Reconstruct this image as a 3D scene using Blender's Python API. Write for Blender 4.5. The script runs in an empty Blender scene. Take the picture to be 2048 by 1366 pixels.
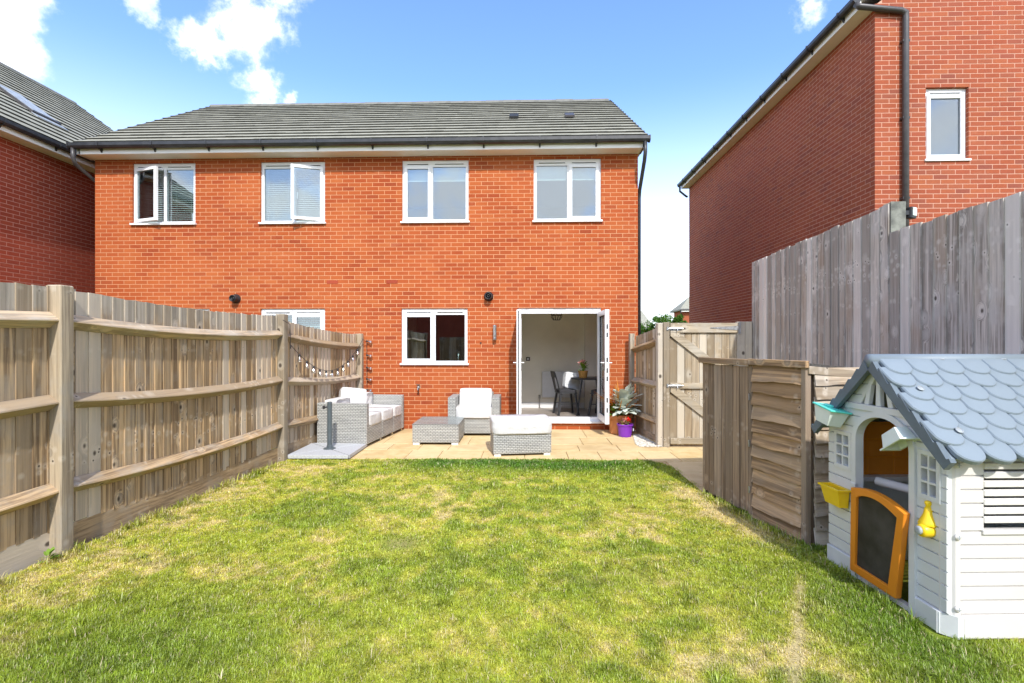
import bpy, bmesh, math, random
import numpy as np
from mathutils import Vector, Matrix
random.seed(7)
R = math.radians
scene = bpy.context.scene
C = scene.collection

# ------------------------------------------------------------------ camera, sky, sun, exposure
CAM_H = 1.55
cam_d = bpy.data.cameras.new('camera'); cam = bpy.data.objects.new('camera', cam_d); C.objects.link(cam)
cam.location = (0, 0, CAM_H); cam.rotation_euler = (R(90), 0, R(1.7))
cam_d.sensor_width = 36; cam_d.lens = 17.4; cam_d.shift_y = 7/2048
cam_d.clip_start = 0.05; cam_d.clip_end = 1500
scene.camera = cam

SUN_EL, SUN_AZ = 43.0, 12.0            # elevation; degrees to the right of straight behind the viewer
sdir = Vector((math.sin(R(SUN_AZ))*math.cos(R(SUN_EL)), -math.cos(R(SUN_AZ))*math.cos(R(SUN_EL)), math.sin(R(SUN_EL))))
sun_d = bpy.data.lights.new('sun', 'SUN'); sun = bpy.data.objects.new('sun', sun_d); C.objects.link(sun)
sun_d.energy = 2.15; sun_d.angle = R(1.2); sun_d.color = (1.0, 0.955, 0.88)
sun.rotation_euler = sdir.to_track_quat('Z', 'Y').to_euler(); sun.location = (8, -20, 25)

world = bpy.data.worlds.new('World'); scene.world = world; world.use_nodes = True
def build_world():
    nt = world.node_tree; N = nt.nodes; L = nt.links
    N.clear()
    out = N.new('ShaderNodeOutputWorld'); bg = N.new('ShaderNodeBackground'); bg.inputs[1].default_value = 0.15
    sky = N.new('ShaderNodeTexSky'); sky.sky_type = 'NISHITA'; sky.sun_disc = False
    sky.sun_elevation = R(SUN_EL); sky.sun_rotation = R(180-SUN_AZ)
    sky.air_density = 1.0; sky.dust_density = 0.7; sky.ozone_density = 1.6
    tc = N.new('ShaderNodeTexCoord')
    nrm = N.new('ShaderNodeVectorMath'); nrm.operation = 'NORMALIZE'; L.new(tc.outputs['Generated'], nrm.inputs[0])
    sep = N.new('ShaderNodeSeparateXYZ'); L.new(nrm.outputs[0], sep.inputs[0])
    def math_(op, a, b=None, clamp=False):
        m = N.new('ShaderNodeMath'); m.operation = op; m.use_clamp = clamp
        for i, v in enumerate((a, b)):
            if v is None: continue
            if isinstance(v, (int, float)): m.inputs[i].default_value = v
            else: L.new(v, m.inputs[i])
        return m.outputs[0]
    def ramp(v, lo, hi):
        m = N.new('ShaderNodeMapRange'); m.interpolation_type = 'SMOOTHSTEP'; L.new(v, m.inputs[0])
        m.inputs[1].default_value = lo; m.inputs[2].default_value = hi; return m.outputs[0]
    # a plane of cloud: direction divided by height
    nz = N.new('ShaderNodeTexNoise'); nz.inputs['Scale'].default_value = 12.0; nz.inputs['Detail'].default_value = 9; nz.inputs['Roughness'].default_value = .62
    L.new(nrm.outputs[0], nz.inputs['Vector'])
    nb = N.new('ShaderNodeTexNoise'); nb.inputs['Scale'].default_value = 3.1; nb.inputs['Detail'].default_value = 4
    mp = N.new('ShaderNodeMapping'); mp.inputs['Location'].default_value = (3.1, 1.7, .4); L.new(nrm.outputs[0], mp.inputs[0]); L.new(mp.outputs[0], nb.inputs['Vector'])
    fine = math_('SUBTRACT', nz.outputs['Fac'], .5)
    mask = None
    def blob(d, r0, amp=1.0):
        nonlocal mask
        dist = N.new('ShaderNodeVectorMath'); dist.operation = 'DISTANCE'; L.new(nrm.outputs[0], dist.inputs[0])
        dist.inputs[1].default_value = Vector(d).normalized()
        v = math_('ADD', dist.outputs['Value'], math_('MULTIPLY', fine, -.16))
        m = math_('MULTIPLY', ramp(v, r0*1.55, r0*.12), amp)
        mask = m if mask is None else math_('MAXIMUM', mask, m)
    # individual cumulus heads of the north-western sky
    blob((-.575, .983, .640), .046); blob((-.635, .981, .605), .030); blob((-.515, .984, .675), .040); blob((-.585, .983, .70), .034); blob((-.535, .985, .520), .035); blob((-.490, .985, .500), .02)
    blob((-1.07, .965, .61), .045); blob((-1.05, .965, .69), .04); blob((-.79, .977, .72), .015, .4); blob((.583, 1.018, .715), .022, .6)
    # scattered cumulus in the rest of the sky, behind and beside the viewer
    away = ramp(sep.outputs['Y'], .35, -.1)
    gen = math_('MULTIPLY', ramp(math_('ADD', nb.outputs['Fac'], math_('MULTIPLY', fine, .25)), .40, .54), away)
    mask = math_('MAXIMUM', mask, math_('MULTIPLY', gen, .9))
    mask = math_('MULTIPLY', mask, ramp(nz.outputs['Fac'], .30, .56))
    haze = ramp(sep.outputs['Z'], .47, .0)
    mixh = N.new('ShaderNodeMix'); mixh.data_type = 'RGBA'; L.new(math_('MULTIPLY', haze, .93), mixh.inputs[0]); 
    gam = N.new('ShaderNodeMix'); gam.data_type = 'RGBA'; gam.blend_type = 'MULTIPLY'; gam.inputs[0].default_value = 1.0
    L.new(sky.outputs[0], gam.inputs[6]); gam.inputs[7].default_value = (.80, .95, 1.20, 1)
    L.new(gam.outputs[2], mixh.inputs[6]); mixh.inputs[7].default_value = (5.6, 5.95, 6.3, 1)
    mixc = N.new('ShaderNodeMix'); mixc.data_type = 'RGBA'; L.new(math_('MULTIPLY', mask, .95), mixc.inputs[0]); L.new(mixh.outputs[2], mixc.inputs[6]); mixc.inputs[7].default_value = (6.6, 6.6, 6.75, 1)
    L.new(mixc.outputs[2], bg.inputs[0]); L.new(bg.outputs[0], out.inputs[0])
build_world()
vs = scene.view_settings
vs.view_transform = 'Standard'; vs.look = 'None'; vs.exposure = 1.14; vs.gamma = 1.0; vs.use_curve_mapping = False
scene.cycles.max_bounces = 8; scene.cycles.diffuse_bounces = 4; scene.cycles.transparent_max_bounces = 12
scene.cycles.caustics_reflective = False; scene.cycles.caustics_refractive = False
scene.cycles.use_denoising = True

# ------------------------------------------------------------------ node material helpers
class NT:
    def __init__(s, name):
        s.m = bpy.data.materials.new(name); s.m.use_nodes = True
        s.N = s.m.node_tree.nodes; s.L = s.m.node_tree.links
        s.b = s.N['Principled BSDF']; s.out = s.N['Material Output']
    def n(s, t, **k):
        x = s.N.new('ShaderNode'+t)
        for a, v in k.items(): setattr(x, a, v)
        return x
    def put(s, sock, v):
        if v is None: return
        if isinstance(v, (int, float)): sock.default_value = v
        elif isinstance(v, (tuple, list)): sock.default_value = tuple(v)+(1,) if (len(v) == 3 and len(sock.default_value) == 4) else v
        else: s.L.new(v, sock)
    def mth(s, op, a, b=None, c=None, clamp=False):
        m = s.n('Math', operation=op, use_clamp=clamp)
        for i, v in enumerate((a, b, c)): s.put(m.inputs[i], v)
        return m.outputs[0]
    def vm(s, op, a, b=None):
        m = s.n('VectorMath', operation=op); s.put(m.inputs[0], a); s.put(m.inputs[1], b); return m.outputs[0]
    def mix(s, f, a, b, blend='MIX'):
        m = s.n('Mix', data_type='RGBA', blend_type=blend); s.put(m.inputs[0], f); s.put(m.inputs[6], a); s.put(m.inputs[7], b); return m.outputs[2]
    def ss(s, v, lo, hi, a=0., b=1.):
        m = s.n('MapRange', interpolation_type='SMOOTHSTEP'); s.put(m.inputs[0], v)
        for i, q in enumerate((lo, hi, a, b)): s.put(m.inputs[1+i], q)
        return m.outputs[0]
    def noise(s, vec, scale, detail=4, rough=.55):
        x = s.n('TexNoise'); s.put(x.inputs['Vector'], vec); x.inputs['Scale'].default_value = scale
        x.inputs['Detail'].default_value = detail; x.inputs['Roughness'].default_value = rough; return x.outputs['Fac']
    def obj(s): return s.n('TexCoord').outputs['Object']
    def pos(s): return s.n('NewGeometry').outputs['Position']
    def rnd(s): return s.n('ObjectInfo').outputs['Random']
    def scl(s, vec, sc, loc=(0, 0, 0)):
        m = s.n('Mapping'); s.put(m.inputs[0], vec); m.inputs['Scale'].default_value = sc; m.inputs['Location'].default_value = loc; return m.outputs[0]
    def bump(s, h, strength=.3, dist=.01):
        b = s.n('Bump'); b.inputs['Strength'].default_value = strength; b.inputs['Distance'].default_value = dist; s.put(b.inputs['Height'], h); s.L.new(b.outputs[0], s.b.inputs['Normal'])
    def fin(s, col, rough=.7, spec=.3, metal=0.):
        s.put(s.b.inputs['Base Color'], col); s.put(s.b.inputs['Roughness'], rough); s.b.inputs['Specular IOR Level'].default_value = spec; s.b.inputs['Metallic'].default_value = metal
        return s.m

def plain(name, col, rough=.5, spec=.4, metal=0., var=.12, scale=9., bump=0.):
    t = NT(name); n = t.noise(t.obj(), scale, 5, .6)
    dark = tuple(c*(1-var) for c in col); light = tuple(min(1, c*(1+var)) for c in col)
    c = t.mix(t.ss(n, .3, .7), dark, light)
    if bump: t.bump(n, bump, .004)
    return t.fin(c, t.ss(n, .3, .7, rough*.9, min(1, rough*1.12)), spec, metal)

def brick_mat(name, cols, streak):
    t = NT(name)
    rp = t.n('NewGeometry').outputs['Random Per Island']
    r = t.mth('FRACT', t.mth('ADD', rp, t.mth('MULTIPLY', t.rnd(), 7.31)))
    p = t.pos()
    cr = t.n('ValToRGB'); t.L.new(r, cr.inputs[0]); e = cr.color_ramp.elements
    e[0].position = 0; e[0].color = cols[0]+(1,); e[1].position = 1; e[1].color = cols[-1]+(1,)
    for i, c in enumerate(cols[1:-1]):
        q = e.new((i+1)/(len(cols)-1)); q.color = c+(1,)
    n = t.noise(p, 38, 6, .7); big = t.noise(p, .9, 3)
    c = t.mix(t.ss(n, .35, .75, 0, .45), cr.outputs[0], streak)
    c = t.mix(t.ss(big, .38, .66, 0, .30), c, tuple(min(1, q*1.30+.005) for q in cols[len(cols)//2]))
    lime = t.noise(t.scl(p, (1.2, 1.2, 5)), 1.6, 5, .65)
    c = t.mix(t.ss(lime, .60, .78, 0, .20), c, (.58, .32, .19))
    t.bump(n, .5, .004)
    return t.fin(c, .88, .2)
MAT = {}
MAT['brick'] = brick_mat('orange_brick', [(.28, .050, .016), (.34, .070, .019), (.37, .086, .022), (.31, .059, .017), (.40, .112, .033), (.35, .073, .020), (.38, .092, .024), (.25, .047, .017)], (.38, .08, .03))
MAT['brick_right'] = brick_mat('red_brown_brick', [(.29, .070, .034), (.36, .092, .038), (.32, .080, .040), (.38, .112, .046), (.25, .072, .046)], (.19, .055, .04))
MAT['brick_left'] = brick_mat('dark_red_brick', [(.28, .050, .026), (.35, .062, .028), (.31, .058, .030), (.37, .074, .034)], (.22, .047, .03))
def mortar(name, col):
    t = NT(name); n = t.noise(t.pos(), 60, 5, .7); return t.fin(t.mix(t.ss(n, .3, .7), tuple(c*.82 for c in col), col), .95, .1)
MAT['mortar'] = mortar('orange_mortar', (.62, .315, .17)); MAT['mortar_right'] = mortar('pale_mortar', (.64, .37, .27)); MAT['mortar_left'] = mortar('pink_mortar', (.60, .31, .23))

def tile_mat():
    t = NT('grey_concrete_tile'); p = t.pos(); n = t.noise(p, 5, 6, .65); f = t.noise(p, 60, 4)
    streak = t.noise(t.scl(p, (9, .8, .8)), 1.0, 5, .6)
    c = t.mix(t.ss(n, .3, .7), (.265, .258, .20), (.365, .355, .285)); c = t.mix(t.ss(streak, .5, .75, 0, .22), c, (.45, .43, .36))
    c = t.mix(t.mth('MULTIPLY', t.rnd(), .3), c, (.20, .195, .16)); t.bump(f, .3, .003)
    return t.fin(c, .85, .2)
MAT['tile'] = tile_mat(); MAT['tile_edge_shade'] = plain('shaded_tile_edge', (.075, .075, .066), .9, .15, var=.3, scale=6); MAT['ridge'] = plain('dark_ridge_tile', (.17, .17, .155), .85, .2, var=.2, scale=5)
MAT['upvc'] = plain('white_upvc', (.84, .85, .86), .32, .45, var=.02)
MAT['fascia'] = plain('cream_fascia', (.88, .86, .81), .42, .4, var=.04, scale=3)
MAT['black'] = plain('black_gutter_plastic', (.03, .031, .033), .38, .5, var=.25)
MAT['pipe'] = plain('dark_grey_pipe', (.065, .06, .06), .42, .45, var=.2)
MAT['slot'] = plain('dark_slot', (.03, .032, .034), .6, .3)
MAT['chrome'] = plain('brushed_steel', (.55, .55, .54), .3, .5, metal=1., var=.1)
MAT['galv'] = plain('galvanised_iron', (.42, .44, .45), .45, .5, metal=.8, var=.25, scale=30)
MAT['lead'] = plain('grey_lead_flashing', (.33, .36, .38), .45, .4, var=.2)
MAT['plaster'] = plain('cream_plaster', (.92, .88, .75), .9, .1, var=.04, scale=2)
MAT['floor'] = plain('grey_brown_vinyl_floor', (.34, .29, .25), .35, .4, var=.25, scale=4)
MAT['ceiling'] = plain('white_ceiling', (.8, .8, .78), .95, .1, var=.02)
MAT['radiator'] = plain('white_radiator_enamel', (.72, .73, .72), .4, .4, var=.03)
MAT['blind'] = plain('white_blind_slat', (.80, .80, .78), .45, .4, var=.04)
MAT['roller'] = plain('white_roller_blind', (.85, .86, .86), .8, .2, var=.03)
MAT['blackmetal'] = plain('black_painted_metal', (.022, .023, .026), .38, .5, var=.3)
MAT['darkwood'] = plain('dark_kitchen_unit', (.035, .022, .02), .4, .4, var=.2)

def glass_mat(name, refl, tint, fk=.8):
    t = NT(name); t.N.remove(t.b)
    g = t.n('BsdfGlossy'); g.inputs['Roughness'].default_value = .012; g.inputs['Color'].default_value = (.93, .96, 1, 1)
    tr = t.n('BsdfTransparent'); tr.inputs['Color'].default_value = tint+(1,)
    lw = t.n('LayerWeight'); lw.inputs[0].default_value = .2
    f = t.mth('ADD', t.mth('MULTIPLY', lw.outputs['Fresnel'], fk), refl, clamp=True)
    nb = t.noise(t.obj(), 1.3, 2); b = t.n('Bump'); b.inputs['Strength'].default_value = .03; b.inputs['Distance'].default_value = .05; t.L.new(nb, b.inputs['Height']); t.L.new(b.outputs[0], g.inputs['Normal'])
    m = t.n('MixShader'); t.put(m.inputs[0], f); t.L.new(tr.outputs[0], m.inputs[1]); t.L.new(g.outputs[0], m.inputs[2]); t.L.new(m.outputs[0], t.out.inputs[0]); return t.m
MAT['glass'] = glass_mat('window_glass', .15, (.78, .86, .86))
MAT['doorglass'] = glass_mat('door_glass', .08, (.93, .96, .95))
MAT['tableglass'] = glass_mat('table_glass', .0, (.96, .98, .98), .18)

def wood(name, axis, base, dark, grey, knots=.72, knotsize=.10, greytop=None, stain=None, grey_amt=.75, vary=1.):
    """weathered softwood; grain runs along axis; optional grey weathering above a height"""
    t = NT(name); o = t.obj(); r = t.rnd()
    off = t.n('CombineXYZ'); t.put(off.inputs[0], t.mth('MULTIPLY', r, 37.7)); t.put(off.inputs[1], t.mth('MULTIPLY', r, 61.3)); t.put(off.inputs[2], t.mth('MULTIPLY', r, 17.9))
    p = t.vm('ADD', o, off.outputs[0])
    long = [1.3 if i == axis else 46 for i in range(3)]; mid = [.5 if i == axis else 9 for i in range(3)]
    vk = t.n('TexVoronoi', feature='F1'); t.put(vk.inputs['Vector'], t.scl(p, [.75 if i == axis else 1 for i in range(3)])); vk.inputs['Scale'].default_value = 6.2
    d = vk.outputs['Distance']; sepc = t.n('SeparateColor'); t.L.new(vk.outputs['Color'], sepc.inputs[0])
    has = t.mth('GREATER_THAN', sepc.outputs[0], knots)
    halo = t.mth('MULTIPLY', t.ss(d, .42, .10), has); knot = t.mth('MULTIPLY', t.ss(d, knotsize*1.5, knotsize*.6), has)
    pw = t.n('CombineXYZ'); [t.put(pw.inputs[i], t.mth('MULTIPLY', halo, .05 if i != axis else 0.)) for i in range(3)]
    pg = t.vm('ADD', p, pw.outputs[0])
    g1 = t.noise(t.scl(pg, long), 1.0, 5, .65); g2 = t.noise(t.scl(pg, mid), 1.0, 3, .5); blot = t.noise(p, 3.3, 4, .6)
    streak = t.noise(t.scl(pg, [.45 if i == axis else 15 for i in range(3)]), 1.0, 4, .6)
    c = t.mix(t.ss(g1, .40, .60), dark, base)
    c = t.mix(t.ss(g2, .35, .75, 0, .55), c, tuple(min(1, q*1.30) for q in base))
    c = t.mix(t.ss(streak, .50, .64, 0, .78), c, tuple(q*.85 for q in dark))
    gf = t.ss(blot, .42, .68, .08, grey_amt)
    if greytop:
        sp = t.n('SeparateXYZ'); t.L.new(t.pos(), sp.inputs[0])
        gf = t.mth('MAXIMUM', t.mth('MULTIPLY', gf, .6), t.ss(t.mth('ADD', sp.outputs[2], t.mth('MULTIPLY', t.mth('SUBTRACT', blot, .5), .5)), greytop[0], greytop[1], 0, .9))
    gcol = t.mix(t.ss(t.mth('ADD', t.mth('MULTIPLY', g1, .5), t.mth('MULTIPLY', streak, .5)), .36, .62), grey, tuple(q*.52 for q in grey))
    c = t.mix(gf, c, gcol)
    if stain: c = t.mix(t.ss(t.noise(p, 1.1, 3), .52, .68, 0, .6), c, stain)
    r2 = t.mth('FRACT', t.mth('MULTIPLY', r, 13.7))
    c = t.mix(t.ss(r, .40, 1., 0, .75), c, tuple(q*.50 for q in base)); c = t.mix(t.ss(r2, .55, 1., 0, .55*vary), c, tuple(min(1, q*1.35) for q in grey))
    # whorls of small knots that line up from board to board
    sa = t.n('SeparateXYZ'); t.L.new(o, sa.inputs[0]); rowv = t.n('CombineXYZ'); t.put(rowv.inputs[0], sa.outputs[axis]); row = t.noise(t.scl(rowv.outputs[0], (3.1, 1, 1), (1.3, 4.1, .2)), 1.0, 2)
    v2 = t.n('TexVoronoi', feature='F1'); t.put(v2.inputs['Vector'], p); v2.inputs['Scale'].default_value = 17.; sc2 = t.n('SeparateColor'); t.L.new(v2.outputs['Color'], sc2.inputs[0])
    has2 = t.mth('MULTIPLY', t.mth('GREATER_THAN', sc2.outputs[0], .45), t.ss(row, .53, .60)); k2 = t.mth('MULTIPLY', t.ss(v2.outputs['Distance'], .20, .08), has2); h2_ = t.mth('MULTIPLY', t.ss(v2.outputs['Distance'], .62, .18), has2)
    c = t.mix(t.mth('MULTIPLY', t.mth('MAXIMUM', halo, h2_), .26), c, tuple(min(1, q*1.5) for q in grey)); c = t.mix(t.mth('MULTIPLY', t.mth('MAXIMUM', knot, k2), .88), c, (.045, .032, .024))
    t.bump(g1, .55, .004)
    return t.fin(c, .86, .18)
FB, FD, FG = (.56, .39, .215), (.17, .108, .058), (.53, .475, .39)
for ax, k in ((2, 'fence_z'), (1, 'fence_y'), (0, 'fence_x')):
    MAT[k] = wood('weathered_fence_wood_'+'xyz'[ax], ax, FB, FD, FG, greytop=(1.62, 1.82) if ax == 2 else None, knots=.66)
MAT['post_z'] = wood('fence_post_wood', 2, (.45, .365, .255), (.22, .17, .115), (.47, .43, .365), knots=.6, knotsize=.13)
MAT['tall_z'] = wood('silver_grey_board', 2, (.58, .525, .465), (.21, .182, .155), (.68, .645, .605), knots=.45, knotsize=.085, stain=(.40, .31, .235))
MAT['gate_z'] = wood('gate_board_wood', 2, (.46, .36, .235), (.24, .175, .105), (.52, .48, .40), knots=.62, knotsize=.08)
MAT['gate_x'] = wood('gate_rail_wood', 0, (.50, .42, .30), (.28, .22, .145), (.55, .51, .43), knots=.8)
MAT['shed_z'] = wood('shed_board_brown', 2, (.40, .28, .18), (.15, .10, .064), (.45, .39, .32), knots=.75, grey_amt=.35, vary=.35)
MAT['shed_y'] = wood('shed_lap_brown', 1, (.54, .345, .18), (.19, .115, .06), (.50, .43, .34), knots=.72, grey_amt=.3, vary=.35)
MAT['shed_x'] = wood('shed_lap_sunlit', 0, (.58, .46, .32), (.27, .19, .125), (.64, .585, .50), knots=.75)  # same lap boards, sunlight on the near face put into a paler colour

def slab_mat():
    t = NT('buff_paving'); p = t.pos(); n = t.noise(p, 7, 6, .65); f = t.noise(p, 90, 4); st = t.noise(t.scl(p, (1, 1, 1), (4, 2, 0)), 1.3, 5, .6)
    c = t.mix(t.ss(n, .3, .7), (.58, .415, .185), (.68, .52, .27)); c = t.mix(t.mth('MULTIPLY', t.rnd(), .55), c, (.72, .57, .34))
    c = t.mix(t.ss(st, .48, .68, 0, .65), c, (.47, .33, .155)); t.bump(f, .25, .003); return t.fin(c, .8, .25)
MAT['slab'] = slab_mat(); MAT['joint'] = plain('sand_joint', (.50, .38, .21), .95, .1, var=.3, scale=30)
MAT['greyslab'] = plain('pale_granite_slab', (.46, .47, .48), .7, .3, var=.14, scale=60)
MAT['stone'] = plain('pale_gravel', (.60, .56, .48), .85, .2, var=.4, scale=20)
def ground_mat():
    t = NT('grassland'); p = t.pos(); n = t.noise(p, .35, 6, .6); return t.fin(t.mix(n, (.09, .13, .03), (.2, .2, .08)), .95, .1)
MAT['ground'] = ground_mat()
def attr_mat(name, attr, rough, trans):
    t = NT(name); a = t.n('Attribute', attribute_name=attr)
    if not trans:
        n = t.noise(t.pos(), 70, 5, .7); c = t.mix(t.ss(n, .3, .7, 0, .55), a.outputs['Color'], (.10, .085, .04)); t.bump(n, .8, .01); return t.fin(c, rough, .1)
    t.N.remove(t.b); d = t.n('BsdfDiffuse'); tl = t.n('BsdfTranslucent'); gl = t.n('BsdfGlossy'); gl.inputs['Roughness'].default_value = .45; gl.inputs[0].default_value = (.9, .95, .8, 1)
    t.L.new(a.outputs['Color'], d.inputs[0]); t.L.new(a.outputs['Color'], tl.inputs[0])
    m = t.n('MixShader'); m.inputs[0].default_value = trans; t.L.new(d.outputs[0], m.inputs[1]); t.L.new(tl.outputs[0], m.inputs[2])
    m2 = t.n('MixShader'); m2.inputs[0].default_value = .05; t.L.new(m.outputs[0], m2.inputs[1]); t.L.new(gl.outputs[0], m2.inputs[2]); t.L.new(m2.outputs[0], t.out.inputs[0]); return t.m
MAT['soil'] = attr_mat('lawn_thatch', 'tone', .95, 0); MAT['grass'] = attr_mat('grass_blade', 'tone', .6, .32)

def rattan():
    t = NT('grey_rattan_weave'); tc = t.n('TexCoord'); o = tc.outputs['Object']; nn = t.n('SeparateXYZ'); t.L.new(tc.outputs['Normal'], nn.inputs[0]); s = t.n('SeparateXYZ'); t.L.new(o, s.inputs[0])
    ax = t.mth('GREATER_THAN', t.mth('ABSOLUTE', nn.outputs[0]), .7); az = t.mth('GREATER_THAN', t.mth('ABSOLUTE', nn.outputs[2]), .7)
    lerp = lambda f, a, b: t.mth('ADD', t.mth('MULTIPLY', a, t.mth('SUBTRACT', 1., f)), t.mth('MULTIPLY', b, f))
    u = lerp(ax, s.outputs[0], s.outputs[1]); v = lerp(az, s.outputs[2], s.outputs[1])
    cv = t.n('CombineXYZ'); t.put(cv.inputs[0], u); t.put(cv.inputs[1], v)
    b = t.n('TexBrick', offset=.5); t.put(b.inputs['Vector'], cv.outputs[0]); b.inputs['Scale'].default_value = 1; b.inputs['Brick Width'].default_value = .052; b.inputs['Row Height'].default_value = .024; b.inputs['Mortar Size'].default_value = .0042; b.inputs['Mortar Smooth'].default_value = .6
    b.inputs['Color1'].default_value = (.46, .46, .43, 1); b.inputs['Color2'].default_value = (.36, .365, .345, 1); b.inputs['Mortar'].default_value = (.13, .13, .125, 1)
    row = t.noise(t.scl(cv.outputs[0], (1.5, 26, 1)), 1., 3); c = t.mix(t.ss(row, .38, .66, 0, .7), b.outputs['Color'], (.56, .555, .52))
    c = t.mix(t.mth('MULTIPLY', b.outputs['Fac'], .75), c, (.12, .12, .115)); t.bump(t.mth('SUBTRACT', 1., b.outputs['Fac']), .9, .006); return t.fin(c, .6, .35)
MAT['rattan'] = rattan()
MAT['rattan_dark'] = plain('dark_rattan_rim', (.27, .265, .25), .6, .3, var=.3, scale=60)
def cloth(name, col):
    t = NT(name); n = t.noise(t.obj(), 6, 3, .5); w = t.noise(t.obj(), 260, 2); t.bump(t.mth('ADD', n, t.mth('MULTIPLY', w, .1)), .7, .04); return t.fin(t.mix(t.ss(n, .3, .7), tuple(c*.95 for c in col), col), .9, .15)
MAT['cushion'] = cloth('white_cushion_cloth', (.66, .65, .63)); MAT['pillow'] = cloth('pale_grey_pillow', (.72, .74, .76)); MAT['padgrey'] = cloth('grey_seat_pad', (.05, .05, .055))
MAT['pw'] = plain('white_play_plastic', (.64, .66, .655), .42, .4, var=.06, scale=3); MAT['pw2'] = plain('sun_tinted_play_plastic', (.65, .63, .60), .42, .4, var=.03, scale=3)  # one white plastic: cooler for the shaded gable, sun warmth tinted into the second
MAT['roofp'] = plain('grey_blue_play_plastic', (.215, .262, .30), .48, .35, var=.06, scale=4); MAT['verge'] = plain('slate_blue_play_plastic', (.13, .165, .195), .5, .3, var=.1)
MAT['orange'] = plain('orange_play_plastic', (.74, .25, .02), .42, .4, var=.06, scale=3); MAT['orange2'] = plain('deep_orange_play_plastic', (.80, .30, .02), .5, .3, var=.08, scale=3)
MAT['yellow'] = plain('yellow_play_plastic', (.85, .58, .015), .35, .45, var=.03); MAT['teal'] = plain('teal_plastic', (.12, .68, .56), .35, .4, var=.05)
MAT['chalk'] = plain('dusty_blackboard', (.052, .048, .042), .65, .25, var=.45, scale=5)
MAT['frost'] = plain('frosted_plastic', (.70, .78, .72), .35, .4, var=.04)
MAT['terra'] = plain('terracotta', (.55, .235, .10), .8, .2, var=.14, scale=6, bump=.2); MAT['purple'] = plain('purple_pot_plastic', (.20, .035, .42), .35, .45, var=.06)
MAT['compost'] = plain('dark_compost', (.035, .025, .018), .95, .1, var=.5, scale=40)
MAT['wicker'] = plain('honey_wicker', (.50, .26, .07), .7, .2, var=.4, scale=60, bump=.5)
def leafm(name, col, var=.25, tr=.25):
    t = NT(name); t.N.remove(t.b); n = t.noise(t.obj(), 25, 3); r = t.rnd()
    c = t.mix(t.mth('ADD', t.mth('MULTIPLY', n, .5), t.mth('MULTIPLY', r, .5)), tuple(q*(1-var) for q in col), tuple(min(1, q*(1+var)) for q in col))
    d = t.n('BsdfDiffuse'); tl = t.n('BsdfTranslucent'); t.L.new(c, d.inputs[0]); t.L.new(c, tl.inputs[0]); m = t.n('MixShader'); m.inputs[0].default_value = tr; t.L.new(d.outputs[0], m.inputs[1]); t.L.new(tl.outputs[0], m.inputs[2]); t.L.new(m.outputs[0], t.out.inputs[0]); return t.m
MAT['silver'] = leafm('silver_leaf', (.60, .66, .58), .15, .15); MAT['green'] = leafm('green_leaf', (.20, .32, .05)); MAT['tree'] = leafm('tree_leaf', (.06, .13, .02)); MAT['red'] = leafm('red_petal', (.75, .03, .02), .2); MAT['pink'] = leafm('pink_petal', (.85, .45, .42), .2); MAT['orangeleaf'] = leafm('orange_grass_blade', (.62, .27, .06), .3)
MAT['bark'] = plain('bark', (.12, .09, .06), .9, .1, var=.3)
def bulbglass():
    t = NT('clear_bulb_glass'); t.N.remove(t.b); g = t.n('BsdfGlossy'); g.inputs['Roughness'].default_value = .05; tr = t.n('BsdfTransparent'); tr.inputs[0].default_value = (.9, .9, .88, 1); lw = t.n('LayerWeight'); lw.inputs[0].default_value = .55
    m = t.n('MixShader'); t.put(m.inputs[0], t.mth('ADD', lw.outputs['Facing'], .35, clamp=True)); t.L.new(tr.outputs[0], m.inputs[1]); t.L.new(g.outputs[0], m.inputs[2]); t.L.new(m.outputs[0], t.out.inputs[0]); return t.m
MAT['bulb'] = bulbglass()

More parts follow.
